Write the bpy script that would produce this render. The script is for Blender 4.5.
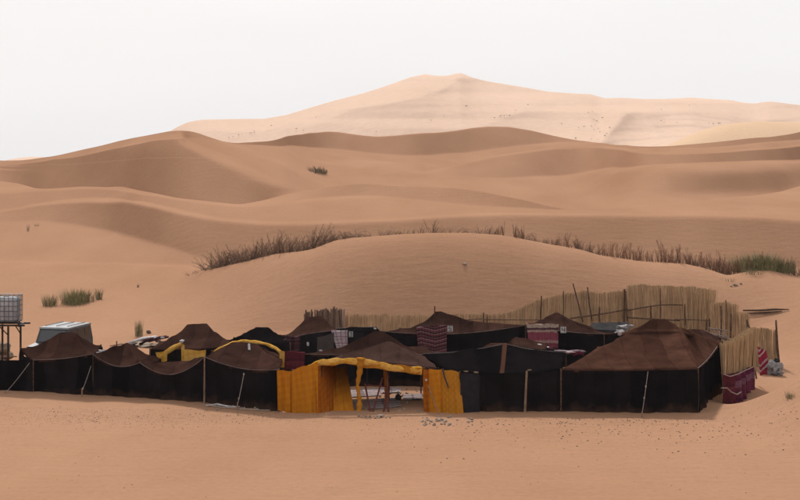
import bpy, math, random
import numpy as np
from mathutils import Vector, Matrix, noise as mnoise

random.seed(7); RNG = np.random.default_rng(11)
sc = bpy.context.scene
for o in list(bpy.data.objects): bpy.data.objects.remove(o)
COL = sc.collection

# ------------------------------------------------------------------ camera
CAM_H = 9.9; F = 1555.0; HOR = 165.0
cam_d = bpy.data.cameras.new('camera'); cam = bpy.data.objects.new('camera', cam_d); COL.objects.link(cam)
cam.location = (0, 0, CAM_H); cam.rotation_euler = (math.radians(90), 0, 0)
cam_d.sensor_width = 36; cam_d.lens = 36*F/800; cam_d.shift_y = -85/800
cam_d.clip_start = 0.5; cam_d.clip_end = 20000
sc.camera = cam
sc.render.resolution_x = 1024; sc.render.resolution_y = 640

# ------------------------------------------------------------------ world and sun
SUN_EL, SUN_AZ = 45, -8           # degrees; azimuth from +Y (behind the dunes), positive to the right
w = bpy.data.worlds.new("World"); sc.world = w; w.use_nodes = True
nt = w.node_tree; nt.nodes.clear()
out = nt.nodes.new('ShaderNodeOutputWorld'); mx = nt.nodes.new('ShaderNodeMixShader')
b1 = nt.nodes.new('ShaderNodeBackground'); b2 = nt.nodes.new('ShaderNodeBackground')
sky = nt.nodes.new('ShaderNodeTexSky'); sky.sky_type = 'NISHITA'; sky.sun_disc = False
sky.sun_elevation = math.radians(SUN_EL); sky.sun_rotation = math.radians(SUN_AZ)
sky.dust_density = 6; sky.air_density = 1.0
b1.inputs[1].default_value = 0.08
tc = nt.nodes.new('ShaderNodeTexCoord'); mp = nt.nodes.new('ShaderNodeMapping'); mp.inputs['Scale'].default_value = (1.5, 1.5, 9)
nz = nt.nodes.new('ShaderNodeTexNoise'); nz.inputs['Scale'].default_value = 1.6; nz.inputs['Detail'].default_value = 4
cr = nt.nodes.new('ShaderNodeValToRGB')
cr.color_ramp.elements[0].position = .3; cr.color_ramp.elements[0].color = (.655, .642, .642, 1)
cr.color_ramp.elements[1].position = .75; cr.color_ramp.elements[1].color = (.70, .692, .694, 1)
nt.links.new(tc.outputs['Generated'], mp.inputs[0]); nt.links.new(mp.outputs[0], nz.inputs['Vector'])
nt.links.new(nz.outputs['Fac'], cr.inputs[0]); nt.links.new(cr.outputs[0], b2.inputs[0]); b2.inputs[1].default_value = 1.0
nt.links.new(sky.outputs[0], b1.inputs[0]); mx.inputs[0].default_value = 0.93
nt.links.new(b1.outputs[0], mx.inputs[1]); nt.links.new(b2.outputs[0], mx.inputs[2]); nt.links.new(mx.outputs[0], out.inputs[0])
sl = bpy.data.lights.new('sun', 'SUN'); sl.energy = 3.0; sl.angle = math.radians(5); sl.color = (1, .965, .93)
sun = bpy.data.objects.new('sun', sl); COL.objects.link(sun)
sd = Vector((math.sin(math.radians(SUN_AZ))*math.cos(math.radians(SUN_EL)), math.cos(math.radians(SUN_AZ))*math.cos(math.radians(SUN_EL)), math.sin(math.radians(SUN_EL))))
sun.rotation_euler = sd.to_track_quat('Z', 'Y').to_euler(); sun.location = (0, 0, 60)
sc.view_settings.view_transform = 'Standard'; sc.view_settings.look = 'None'
sc.view_settings.exposure = 0.5; sc.view_settings.gamma = 1

# ------------------------------------------------------------------ materials
def mat(name, col, rough=.9, col2=None, nscale=3.0, bump=0.0, bscale=40, rand=0.0, spec=.2, metallic=0, stretch=None, detail=4, lo=.35, hi=.65, sheen=0):
    m = bpy.data.materials.new(name); m.use_nodes = True; t = m.node_tree; N = t.nodes; K = t.links
    p = N['Principled BSDF']; p.inputs['Roughness'].default_value = rough; p.inputs['Specular IOR Level'].default_value = spec
    p.inputs['Metallic'].default_value = metallic
    if sheen: p.inputs['Sheen Weight'].default_value = sheen
    tcn = N.new('ShaderNodeTexCoord'); mpn = N.new('ShaderNodeMapping'); K.new(tcn.outputs['Object'], mpn.inputs[0])
    if stretch: mpn.inputs['Scale'].default_value = stretch
    last = None
    if col2 is not None:
        n = N.new('ShaderNodeTexNoise'); n.inputs['Scale'].default_value = nscale; n.inputs['Detail'].default_value = detail
        K.new(mpn.outputs[0], n.inputs['Vector'])
        r = N.new('ShaderNodeValToRGB'); r.color_ramp.elements[0].position = lo; r.color_ramp.elements[1].position = hi
        r.color_ramp.elements[0].color = (*col, 1); r.color_ramp.elements[1].color = (*col2, 1)
        K.new(n.outputs['Fac'], r.inputs[0]); last = r.outputs[0]
    else:
        rgb = N.new('ShaderNodeRGB'); rgb.outputs[0].default_value = (*col, 1); last = rgb.outputs[0]
    if rand:
        oi = N.new('ShaderNodeObjectInfo'); hs = N.new('ShaderNodeHueSaturation')
        mr = N.new('ShaderNodeMapRange'); mr.inputs[3].default_value = 1-rand; mr.inputs[4].default_value = 1+rand
        K.new(oi.outputs['Random'], mr.inputs[0]); K.new(mr.outputs[0], hs.inputs['Value']); K.new(last, hs.inputs['Color']); last = hs.outputs[0]
    K.new(last, p.inputs['Base Color'])
    if bump:
        n2 = N.new('ShaderNodeTexNoise'); n2.inputs['Scale'].default_value = bscale; n2.inputs['Detail'].default_value = 3
        K.new(mpn.outputs[0], n2.inputs['Vector']); bp = N.new('ShaderNodeBump'); bp.inputs['Strength'].default_value = bump; bp.inputs['Distance'].default_value = .05
        K.new(n2.outputs['Fac'], bp.inputs['Height']); K.new(bp.outputs[0], p.inputs['Normal'])
    m['_'] = 1
    return m

def sand(name, ca, cb, s_big, ripple, rstr, rdist=.06):
    m = bpy.data.materials.new(name); m.use_nodes = True; t = m.node_tree; N = t.nodes; K = t.links
    p = N['Principled BSDF']; p.inputs['Roughness'].default_value = .95; p.inputs['Specular IOR Level'].default_value = 0
    tcn = N.new('ShaderNodeTexCoord')
    mp1 = N.new('ShaderNodeMapping'); mp1.inputs['Scale'].default_value = (1, .45, 1); K.new(tcn.outputs['Object'], mp1.inputs[0])
    n1 = N.new('ShaderNodeTexNoise'); n1.inputs['Scale'].default_value = s_big; n1.inputs['Detail'].default_value = 6; n1.inputs['Roughness'].default_value = .6
    K.new(mp1.outputs[0], n1.inputs['Vector'])
    r = N.new('ShaderNodeValToRGB'); r.color_ramp.elements[0].position = .32; r.color_ramp.elements[1].position = .68
    r.color_ramp.elements[0].color = (*ca, 1); r.color_ramp.elements[1].color = (*cb, 1); K.new(n1.outputs['Fac'], r.inputs[0])
    # fine grain
    n2 = N.new('ShaderNodeTexNoise'); n2.inputs['Scale'].default_value = ripple*2.7; n2.inputs['Detail'].default_value = 5; n2.inputs['Roughness'].default_value = .7
    K.new(tcn.outputs['Object'], n2.inputs['Vector'])
    mr = N.new('ShaderNodeMapRange'); mr.inputs[1].default_value = .3; mr.inputs[2].default_value = .7; mr.inputs[3].default_value = .93; mr.inputs[4].default_value = 1.06
    K.new(n2.outputs['Fac'], mr.inputs[0])
    mu = N.new('ShaderNodeMix'); mu.data_type = 'RGBA'; mu.blend_type = 'MULTIPLY'; mu.inputs[0].default_value = 1
    K.new(r.outputs[0], mu.inputs[6]); K.new(mr.outputs[0], mu.inputs[7]); K.new(mu.outputs[2], p.inputs['Base Color'])
    # wind ripples
    mp3 = N.new('ShaderNodeMapping'); mp3.inputs['Rotation'].default_value = (0, 0, .5); mp3.inputs['Scale'].default_value = (.35, 1.3, 1); K.new(tcn.outputs['Object'], mp3.inputs[0])
    wv = N.new('ShaderNodeTexNoise'); wv.inputs['Scale'].default_value = ripple; wv.inputs['Detail'].default_value = 6; wv.inputs['Roughness'].default_value = .62
    K.new(mp3.outputs[0], wv.inputs['Vector'])
    bp = N.new('ShaderNodeBump'); bp.inputs['Strength'].default_value = rstr; bp.inputs['Distance'].default_value = rdist
    K.new(wv.outputs['Fac'], bp.inputs['Height']); K.new(bp.outputs[0], p.inputs['Normal'])
    return m

M = {}
M['sand'] = sand('sand', (.272, .149, .089), (.318, .180, .111), .09, 1.6, .45, .12)
M['sand_far'] = sand('sand_painted_sunlit', (.50, .345, .252), (.565, .40, .30), .006, .06, .5, 1.2)  # raised paleness paints the sunlight on the far dune into its sand colour
M['sand_sun_patch'] = sand('sand_sun_patch_tint', (.47, .32, .205), (.52, .36, .24), .02, .25, .4, .6)  # yellow tone paints a patch of sunlight into the sand colour
M['brush'] = mat('dry_frond', (.13, .082, .058), .9, (.25, .165, .115), 6, rand=.35)
M['brush_red'] = mat('reddish_dry_frond', (.15, .078, .05), .9, (.27, .155, .10), 6, rand=.35)
M['green'] = mat('grass_green', (.10, .105, .045), .85, (.24, .21, .11), 5, rand=.2)
M['green_pale'] = mat('grass_pale', (.17, .16, .075), .85, (.30, .24, .13), 5, rand=.2)
M['shrub'] = mat('shrub_dark', (.12, .095, .065), .9, (.20, .16, .11), 1, rand=.2)
M['wood'] = mat('weathered_pole', (.05, .026, .017), .85, (.12, .07, .045), 8, bump=.4, bscale=30)
M['wood_red'] = mat('reddish_pole', (.07, .016, .012), .8, (.12, .03, .02), 8)
M['wood_pale'] = mat('pale_pole', (.16, .10, .065), .85, (.26, .18, .12), 8, bump=.4)
M['rope'] = mat('pale_rope', (.22, .18, .155), .9, (.34, .29, .25), 20)
M['seam'] = mat('worn_edge_seam', (.10, .075, .068), .9, (.20, .16, .15), 3)
M['pebble'] = mat('dark_pebble', (.035, .022, .018), .8, (.10, .06, .045), 2, rand=.3)
M['gravel'] = mat('brown_gravel', (.07, .045, .032), .9, (.16, .10, .07), 2)
M['stone'] = mat('pale_stone', (.21, .16, .125), .85, (.34, .275, .225), 6, bump=.4, rand=.2)
M['metal_dark'] = mat('dark_steel', (.02, .02, .024), .5, (.05, .035, .03), 6, metallic=.6)
M['cage'] = mat('galvanised_steel', (.10, .10, .115), .5, (.16, .16, .17), 9, metallic=.7)
M['tank'] = mat('milky_plastic', (.26, .26, .28), .35, (.40, .39, .41), 2.5, spec=.5)
M['car'] = mat('grey_car_paint', (.022, .025, .032), .45, (.032, .036, .044), 3, spec=.5)
M['car_white'] = mat('white_car_roof', (.11, .113, .118), .5, (.17, .173, .18), 3, spec=.3)
M['glass'] = mat('car_glass', (.012, .014, .017), .12, spec=.8)
M['rubber'] = mat('tyre_rubber', (.015, .015, .015), .8)
M['tarp_grey'] = mat('grey_tarp', (.026, .024, .026), .9, (.040, .037, .038), 3, spec=0)
M['tarp_beige'] = mat('beige_tarp', (.17, .12, .08), .9, (.22, .165, .12), 2)
M['white_cloth'] = mat('off_white_cloth', (.36, .33, .34), .9, (.55, .52, .52), 7, bump=.5, bscale=12)
M['grey_cloth'] = mat('charcoal_cloth', (.017, .0155, .019), .9, (.026, .023, .028), 4, spec=0)
M['grey_brown'] = mat('grey_brown_cloth', (.045, .035, .034), .9, (.06, .047, .045), 4)
M['foil'] = mat('crinkled_foil', (.16, .15, .155), .6, (.28, .265, .265), 14, metallic=.2, bump=1, bscale=14)
M['paint_dark'] = mat('dark_print', (.03, .03, .035), .7)
M['tag'] = mat('white_plate', (.30, .30, .31), .7, (.38, .38, .38), 6)

def uv_base(name, rough=.92):
    m = bpy.data.materials.new(name); m.use_nodes = True; t = m.node_tree
    p = t.nodes['Principled BSDF']; p.inputs['Roughness'].default_value = rough; p.inputs['Specular IOR Level'].default_value = 0
    uv = t.nodes.new('ShaderNodeUVMap'); sp = t.nodes.new('ShaderNodeSeparateXYZ'); t.links.new(uv.outputs[0], sp.inputs[0])
    return m, t, p, uv, sp
def ramp(t, inp, stops, interp='LINEAR'):
    r = t.nodes.new('ShaderNodeValToRGB'); cr = r.color_ramp; cr.interpolation = interp
    while len(cr.elements) < len(stops): cr.elements.new(.5)
    for e, (ps, c) in zip(cr.elements, stops): e.position = ps; e.color = (*c, 1)
    t.links.new(inp, r.inputs[0]); return r.outputs[0]
def math_n(t, op, a, b=None):
    n = t.nodes.new('ShaderNodeMath'); n.operation = op
    for i, x in enumerate((a, b)):
        if x is None: continue
        if isinstance(x, (int, float)): n.inputs[i].default_value = x
        else: t.links.new(x, n.inputs[i])
    return n.outputs[0]
def mixc(t, fac, a, b, mode='MIX'):
    n = t.nodes.new('ShaderNodeMix'); n.data_type = 'RGBA'; n.blend_type = mode
    for i, x in ((0, fac), (6, a), (7, b)):
        if isinstance(x, (int, float)): n.inputs[i].default_value = x
        elif isinstance(x, tuple): n.inputs[i].default_value = (*x, 1)
        else: t.links.new(x, n.inputs[i])
    return n.outputs[2]
def noise_n(t, vec, scale, detail=4):
    n = t.nodes.new('ShaderNodeTexNoise'); n.inputs['Scale'].default_value = scale; n.inputs['Detail'].default_value = detail
    t.links.new(vec, n.inputs['Vector']); return n.outputs['Fac']
def weave_bump(t, p, uv, s=60, st=.25):
    n = noise_n(t, uv, s, 3); n2 = noise_n(t, uv, 3.5, 4)
    bp = t.nodes.new('ShaderNodeBump'); bp.inputs['Strength'].default_value = st; bp.inputs['Distance'].default_value = .03
    t.links.new(math_n(t, 'ADD', n, math_n(t, 'MULTIPLY', n2, 4.0)), bp.inputs['Height']); t.links.new(bp.outputs[0], p.inputs['Normal'])

def strip_cloth(name, a, b, width, rough=.92, dust=False):
    """woven goat hair strips: tone changes from strip to strip across UV.x (metres)"""
    m, t, p, uv, sp = uv_base(name, rough)
    wn = t.nodes.new('ShaderNodeTexWhiteNoise'); wn.noise_dimensions = '1D'
    wob = math_n(t, 'MULTIPLY', math_n(t, 'SUBTRACT', noise_n(t, uv.outputs[0], .6), .5), .5)
    k = math_n(t, 'FLOOR', math_n(t, 'DIVIDE', math_n(t, 'ADD', sp.outputs[0], wob), width)); t.links.new(k, wn.inputs['W'])
    c = mixc(t, wn.outputs['Value'], a, b)
    fx = math_n(t, 'FRACT', math_n(t, 'DIVIDE', math_n(t, 'ADD', sp.outputs[0], wob), width))
    seam = ramp(t, fx, [(0, (.72,)*3), (.06, (1, 1, 1)), (.94, (1, 1, 1)), (1, (.72,)*3)])
    c = mixc(t, 1.0, c, seam, 'MULTIPLY')
    d = ramp(t, noise_n(t, uv.outputs[0], 1.3, 6), [(.3, (.66,)*3), (.72, (1.32,)*3)])
    c = mixc(t, 1.0, c, d, 'MULTIPLY')
    if dust:
        f = math_n(t, 'SUBTRACT', math_n(t, 'MULTIPLY', noise_n(t, uv.outputs[0], 2.2, 6), 1.5), math_n(t, 'MULTIPLY', sp.outputs[1], 1.35))
        c = mixc(t, math_n(t, 'MULTIPLY', ramp(t, f, [(.28, (0, 0, 0)), (.85, (1, 1, 1))]), .55), c, (.075, .042, .028))
    t.links.new(c, p.inputs['Base Color']); weave_bump(t, p, uv.outputs[0], 26, .6); return m
M['black'] = strip_cloth('black_goat_hair', (.0045, .0038, .0050), (.0120, .0095, .0108), .72, dust=True)
M['black2'] = strip_cloth('washed_black_goat_hair', (.010, .0092, .0115), (.016, .014, .017), .72)
M['brown'] = strip_cloth('brown_goat_hair', (.038, .0170, .0115), (.062, .0285, .0190), .85)
M['brown_dark'] = strip_cloth('dark_brown_goat_hair', (.024, .0115, .0090), (.040, .0190, .0142), .75)
M['brown_grey'] = strip_cloth('greyish_brown_goat_hair', (.046, .025, .020), (.062, .034, .027), .8)
M['roof_black'] = strip_cloth('blackish_roof_goat_hair', (.0035, .0028, .0032), (.0062, .0048, .0052), .8)

def quilt(name, a, b, c2, sc_=5.5, rot=.6):
    m, t, p, uv, sp = uv_base(name)
    ck = t.nodes.new('ShaderNodeTexChecker'); ck.inputs['Scale'].default_value = sc_
    mpn = t.nodes.new('ShaderNodeMapping'); mpn.inputs['Rotation'].default_value = (0, 0, rot); t.links.new(uv.outputs[0], mpn.inputs[0])
    t.links.new(mpn.outputs[0], ck.inputs['Vector']); ck.inputs['Color1'].default_value = (*a, 1); ck.inputs['Color2'].default_value = (*b, 1)
    f = ramp(t, noise_n(t, uv.outputs[0], 1.4, 5), [(.4, (0, 0, 0)), (.62, (1, 1, 1))])
    c = mixc(t, math_n(t, 'MULTIPLY', f, .6), ck.outputs[0], c2); t.links.new(c, p.inputs['Base Color']); weave_bump(t, p, uv.outputs[0], 30, .4)
    return m
M['orange'] = quilt('ochre_quilt', (.40, .150, .011), (.345, .120, .008), (.36, .13, .012))
M['orange_deep'] = quilt('deep_orange_quilt', (.30, .085, .008), (.23, .06, .006), (.27, .08, .008))
M['ochre_check'] = quilt('ochre_check', (.37, .150, .015), (.325, .128, .012), (.39, .165, .024), 8.0, .05)
M['yellow'] = quilt('yellow_ochre_cloth', (.55, .30, .05), (.47, .23, .03), (.62, .38, .12))

def stripes(name, stops, freq, zig=0.0, cross=None, n=1.0):
    m, t, p, uv, sp = uv_base(name)
    y = math_n(t, 'MULTIPLY', sp.outputs[1], freq)
    if zig: y = math_n(t, 'ADD', y, math_n(t, 'MULTIPLY', math_n(t, 'PINGPONG', sp.outputs[0], .7), zig))
    y = math_n(t, 'ADD', y, math_n(t, 'MULTIPLY', noise_n(t, uv.outputs[0], 3), .12))
    c = ramp(t, math_n(t, 'FRACT', y), stops, 'CONSTANT')
    if cross:
        cx = ramp(t, math_n(t, 'FRACT', math_n(t, 'MULTIPLY', sp.outputs[0], cross[0])), [(0, (1, 1, 1)), (cross[1], cross[2])], 'CONSTANT')
        c = mixc(t, 1.0, c, cx, 'MULTIPLY')
    d = ramp(t, noise_n(t, uv.outputs[0], 9, 4), [(.3, (.75,)*3), (.7, (1.15,)*3)]); c = mixc(t, 1.0, c, d, 'MULTIPLY')
    t.links.new(c, p.inputs['Base Color']); weave_bump(t, p, uv.outputs[0], 40, .3); return m
M['plaid_zig'] = stripes('zigzag_blanket', [(0, (.10, .030, .035)), (.16, (.17, .10, .10)), (.24, (.045, .02, .026)), (.38, (.12, .04, .045)), (.55, (.20, .12, .12)), (.62, (.06, .024, .03)), (.82, (.14, .06, .062)), (.9, (.02, .012, .016))], 1.9, .45, (7, .55, (.72, .7, .75)))
M['plaid_band'] = stripes('banded_blanket', [(0, (.17, .045, .065)), (.28, (.26, .19, .16)), (.36, (.06, .03, .04)), (.44, (.28, .22, .18)), (.56, (.19, .06, .07)), (.78, (.13, .035, .05)), (.9, (.24, .15, .14))], .72, 0, (3.3, .9, (.8, .75, .78)))
M['plaid_pale'] = stripes('pale_plaid_blanket', [(0, (.34, .27, .29)), (.5, (.26, .18, .20)), (.62, (.37, .31, .32)), (.85, (.22, .14, .17))], 3.2, 0, (4, .7, (.7, .62, .66)))
M['plaid_dark'] = stripes('dark_plaid_blanket', [(0, (.055, .024, .030)), (.55, (.09, .03, .036)), (.7, (.03, .016, .02)), (.9, (.10, .05, .055))], 2.0, 0, (2.5, .6, (.6, .55, .6)))
M['maroon'] = stripes('maroon_cloth', [(0, (.085, .018, .026)), (.6, (.11, .025, .034)), (.85, (.065, .014, .022))], 1.4)
M['maroon_purple'] = stripes('plum_cloth', [(0, (.10, .025, .045)), (.5, (.13, .06, .085)), (.8, (.07, .015, .035))], 1.1, 0, (2.2, .6, (1.2, 1.2, 1.3)))
M['red_white'] = stripes('red_white_cloth', [(0, (.20, .016, .028)), (.5, (.34, .24, .25)), (.62, (.17, .014, .025)), (.85, (.28, .18, .19))], 1.5, .8)
M['rug'] = stripes('pale_rug', [(0, (.27, .22, .21)), (.3, (.13, .09, .10)), (.4, (.29, .24, .23)), (.7, (.17, .10, .10)), (.85, (.30, .25, .24))], 1.2, 0, (1.1, .8, (.65, .6, .65)))

def reed_mat(name, a, b):
    m = bpy.data.materials.new(name); m.use_nodes = True; t = m.node_tree; p = t.nodes['Principled BSDF']
    p.inputs['Roughness'].default_value = .85; p.inputs['Specular IOR Level'].default_value = .15
    g = t.nodes.new('ShaderNodeNewGeometry'); uv = t.nodes.new('ShaderNodeTexCoord')
    c = mixc(t, g.outputs['Random Per Island'], a, b)
    d = ramp(t, noise_n(t, uv.outputs['Object'], 2.2, 4), [(.3, (.82,)*3), (.7, (1.1,)*3)])
    c = mixc(t, 1.0, c, d, 'MULTIPLY'); t.links.new(c, p.inputs['Base Color']); return m
M['reed'] = reed_mat('straw_reed', (.36, .240, .140), (.50, .345, .21))
M['reed_gold'] = reed_mat('golden_reed', (.36, .245, .14), (.48, .33, .195))
M['reed_old'] = reed_mat('grey_stake', (.15, .105, .08), (.27, .19, .15))

# ------------------------------------------------------------------ helpers
def E(v): return (HOR-v)/F
def P(u, v, Y): return Vector(((u-400)/F*Y, Y, CAM_H+E(v)*Y))

class MB:
    def __init__(s): s.v = []; s.f = []; s.uv = []
    def add(s, vs, fs, uvs=None):
        o = len(s.v); s.v += [tuple(x) for x in vs]; s.f += [tuple(i+o for i in f) for f in fs]
        s.uv += (uvs if uvs else [(x[0]+x[1]*.37, x[2]) for x in [tuple(q) for q in vs]])
    def box(s, c, size, rz=0, m=None):
        hx, hy, hz = [q/2 for q in size]
        R = Matrix.Rotation(rz, 3, 'Z') if m is None else m
        vs = [Vector(c)+R @ Vector((x, y, z)) for x in (-hx, hx) for y in (-hy, hy) for z in (-hz, hz)]
        s.add(vs, [(0, 1, 3, 2), (4, 6, 7, 5), (0, 4, 5, 1), (2, 3, 7, 6), (0, 2, 6, 4), (1, 5, 7, 3)])
    def tube(s, pts, r, n=6, caps=True):
        pts = [Vector(p) for p in pts]; rs = r if isinstance(r, (list, tuple)) else [r]*len(pts)
        vs = []
        for i, p in enumerate(pts):
            d = (pts[min(i+1, len(pts)-1)]-pts[max(i-1, 0)]).normalized()
            a = d.cross(Vector((0, 0, 1)) if abs(d.z) < .9 else Vector((1, 0, 0))).normalized(); b = d.cross(a)
            for k in range(n): t = 2*math.pi*k/n; vs.append(p+(a*math.cos(t)+b*math.sin(t))*rs[i])
        fs = [(i*n+k, i*n+(k+1) % n, (i+1)*n+(k+1) % n, (i+1)*n+k) for i in range(len(pts)-1) for k in range(n)]
        if caps: fs += [tuple(range(n-1, -1, -1)), tuple((len(pts)-1)*n+k for k in range(n))]
        s.add(vs, fs)
    def grid(s, rows, uvs=None):
        nr, nc = len(rows), len(rows[0]); vs = [p for r in rows for p in r]
        fs = [(i*nc+j, i*nc+j+1, (i+1)*nc+j+1, (i+1)*nc+j) for i in range(nr-1) for j in range(nc-1)]
        s.add(vs, fs, [q for r in uvs for q in r] if uvs else None)
    def blob(s, c, r, sub=1, jit=.25, seed=0):
        import bmesh
        key = sub
        if key not in _ICO:
            b = bmesh.new(); bmesh.ops.create_icosphere(b, subdivisions=sub, radius=1)
            _ICO[key] = ([v.co.copy() for v in b.verts], [tuple(v.index for v in f.verts) for f in b.faces]); b.free()
        vs, fs = _ICO[key]; rr = Vector(r) if not isinstance(r, (int, float)) else Vector((r, r, r)); c = Vector(c)
        s.add([c+Vector((v.x*rr.x, v.y*rr.y, v.z*rr.z))*(1+jit*mnoise.noise(v*1.3+Vector((seed*3.1, seed, 0)))*2) for v in vs], fs)
    def build(s, name, m, parent=None, smooth=False, **props):
        me = bpy.data.meshes.new(name)
        off = Vector(parent['_w']) if parent is not None else Vector((0, 0, 0))
        me.from_pydata([(x[0]-off.x, x[1]-off.y, x[2]-off.z) for x in s.v], [], s.f)
        ul = me.uv_layers.new(name='UVMap'); li = np.zeros(len(me.loops), dtype=np.int32); me.loops.foreach_get('vertex_index', li)
        ul.data.foreach_set('uv', np.array(s.uv, dtype=np.float32)[li].ravel())
        if smooth: me.polygons.foreach_set('use_smooth', [True]*len(me.polygons))
        me.materials.append(M[m] if isinstance(m, str) else m); me.update()
        o = bpy.data.objects.new(name, me); COL.objects.link(o)
        if parent is not None: o.parent = parent
        o['_w'] = tuple(off)
        for k, val in props.items(): o[k] = val
        return o
_ICO = {}
def thing(name, label, cat, loc, group=None):
    o = bpy.data.objects.new(name, None); o.empty_display_size = .3; COL.objects.link(o)
    o.location = loc; o['label'] = label; o['category'] = cat; o['_w'] = tuple(loc)
    if group: o['group'] = group
    return o
def tag(o, label, cat, group=None, kind=None):
    if label: o['label'] = label
    if cat: o['category'] = cat
    if group: o['group'] = group
    if kind: o['kind'] = kind
    return o
def child(name, mesh, parent, loc=(0, 0, 0), rot=(0, 0, 0), scale=(1, 1, 1), world=None):
    o = bpy.data.objects.new(name, mesh); COL.objects.link(o)
    if parent is not None: o.parent = parent
    o.location = Vector(world)-Vector(parent['_w']) if world is not None and parent is not None else (world if world is not None else loc)
    o.rotation_euler = rot; o.scale = scale; return o

# ------------------------------------------------------------------ terrain
UF = np.arange(-1300, 2101, 1.0)
U = np.concatenate([np.linspace(-1290, -80, 60)[:-1], np.arange(-80, 880, 1.7), np.linspace(880, 2090, 60)])
def gs(a, sig):
    if sig <= 0: return a
    n = int(3*sig)+1; k = np.exp(-.5*(np.arange(-n, n+1)/sig)**2); k /= k.sum()
    return np.convolve(np.pad(a, n, mode='edge'), k, 'valid')
def tab(pts, sig=6):
    us, vs = zip(*pts); return np.interp(U, UF, gs(np.interp(UF, us, vs), sig))
def vnoise(x, y, seed=0):
    xi = np.floor(x).astype(int); yi = np.floor(y).astype(int); fx = x-xi; fy = y-yi
    fx = fx*fx*(3-2*fx); fy = fy*fy*(3-2*fy)
    def h(a, b):
        n = (a*374761393+b*668265263+seed*974634777) & 0x7fffffff; n = (n ^ (n >> 13))*1274126177 & 0x7fffffff
        return ((n ^ (n >> 16)) & 0xffff)/65535.0
    return (h(xi, yi)*(1-fx)+h(xi+1, yi)*fx)*(1-fy)+(h(xi, yi+1)*(1-fx)+h(xi+1, yi+1)*fx)*fy
def sstep(a, b, x):
    if a > b: return 1-sstep(b, a, x)
    t = np.clip((x-a)/(b-a), 0, 1); return t*t*(3-2*t)

def znear(x, y):
    x = np.asarray(x, float); y = np.asarray(y, float)
    z = 0*x; tr_ = sstep(52, 58, y)*(1-sstep(63, 66, y)); z = z-.05*tr_*np.clip(vnoise(x*2.3, y*2.1, 31)-.62, 0, 1)*3*vnoise(x/4, y/2, 12)
    z = z+.32*np.exp(-((x+17.6)/4.2)**2)*np.exp(-((y-66.5)/np.where(y < 66.5, 2.7, 4.5))**2)                         # drift against the left walls
    z = z-.10*np.exp(-((x+9)/4)**2)*np.exp(-((y-60)/3)**2)
    rx = np.interp(x, [12.2, 13, 14, 15, 16.2, 18, 22, 30, 60], [0, .05, .38, .87, 1.5, 2.2, 3.2, 3.8, 4])
    prof = sstep(47, 61.5, y)*(1-sstep(61.9, 65.6, y))
    z = z+rx*prof
    z = z+.10*(vnoise(x/7+3, y/5, 1)-.5)*sstep(40, 48, y)*(1-sstep(58, 62, y))+.05*(vnoise(x/2.2, y/1.6, 5)-.5)*(1-sstep(60, 64, y))
    z = z+.25*sstep(84, 89, y)
    z = z+1.7*sstep(73, 90, y)*sstep(18.5, 24, x)
    z = z-.30*sstep(63, 66, y)*(1-sstep(72, 79, y))*sstep(12.8, 14.5, x)*(1-sstep(18.5, 21, x))
    z = z+8.1*(1-sstep(-6, 40, y))*1.0                                                    # the dune the camera stands on
    return z

near_Y = np.concatenate([np.linspace(-70, 38, 40), np.arange(39, 87.5, .3)])
A0 = (U-400)/F
lines = []   # (Y, z) arrays; rows between
Yb = np.full_like(U, 88.0)
zb = znear(A0*Yb, Yb)
vA = tab([(-300, 292), (0, 300), (100, 293), (150, 286), (185, 278), (200, 272), (230, 265), (262, 257), (275, 253.5), (300, 251), (312, 249), (335, 240), (350, 237.5), (372, 236), (400, 234), (430, 232.5), (470, 232.5), (500, 234.5), (520, 238), (550, 244), (580, 249), (600, 255), (640, 261), (685, 263.5), (705, 268), (727, 275.5), (750, 271), (770, 269.5), (800, 277), (900, 285)], 2.5)
YA = tab([(0, 105), (100, 108), (150, 110), (185, 111), (230, 103.5), (290, 98.5), (350, 97.3), (430, 97), (520, 96.6), (600, 96.4), (685, 96.5), (727, 96), (765, 97), (800, 97)], 26)
zA = CAM_H+E(vA)*YA
_uu = np.interp(UF, U, zA); zA_soft = np.interp(U, UF, gs(_uu, 34))
vB = tab([(0, 262), (100, 264.5), (180, 267), (240, 268)], 4)
YB = tab([(0, 128.8), (185, 119), (240, 120)], 12)
zB = np.where(U < 195, CAM_H+E(vB)*YB, 2.0)
k = sstep(185, 230, U); zB = (CAM_H+E(vB)*YB)*(1-k)+1.9*k
def adv(Y0, z0, v, s, pv=None):
    e0 = (z0-CAM_H)/Y0; e1 = E(v); s = np.maximum(s, e1+.012)
    r = np.where(e1 > e0, (s-e0)/(s-e1), 1.0008); r = np.clip(r, 1.0008, 2.2)
    Y1 = Y0*r; return Y1, np.where(e1 > e0, CAM_H+e1*Y1, z0+(Y1-Y0)*.02)
def trough(Y, z, w_, dY, drop):
    Yt = Y*1.0006+w_*(dY+.006*Y); e = (z-CAM_H)/Y
    return Yt, (1-w_)*(CAM_H+e*Yt)+w_*(z-drop)
seq = []
def march(Y, z, v0, v1, sfun, n=9):
    for i in range(1, n+1):
        v = v0+(v1-v0)*i/n; Y, z = adv(Y, z, v, sfun(v)); seq.append(('m', Y, z))
    return Y, z
def blend(a, b, x, w_): k = 1/(1+np.exp(-x/w_)); return a*(1-k)+b*k
RU, RV = [178, 183, 200, 225, 245, 262, 282], [128, 143, 152, 165, 175, 182, 189]
def sG(v, right=.07):
    uc = np.interp(v, RV, RU); left = .24+.30*sstep(0, 120, U)*(1-.35*sstep(158, 142, v))+0*v
    return blend(left, right, U-uc, 1.6+3*sstep(150, 185, v))
def e_v(Y, z): return HOR-F*(z-CAM_H)/Y
seq.append(('A', YA, zA)); seq.append(('B', YB, zB))
Y, z = YB+8, zB-.45; seq.append(('Bf', Y, z))
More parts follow.
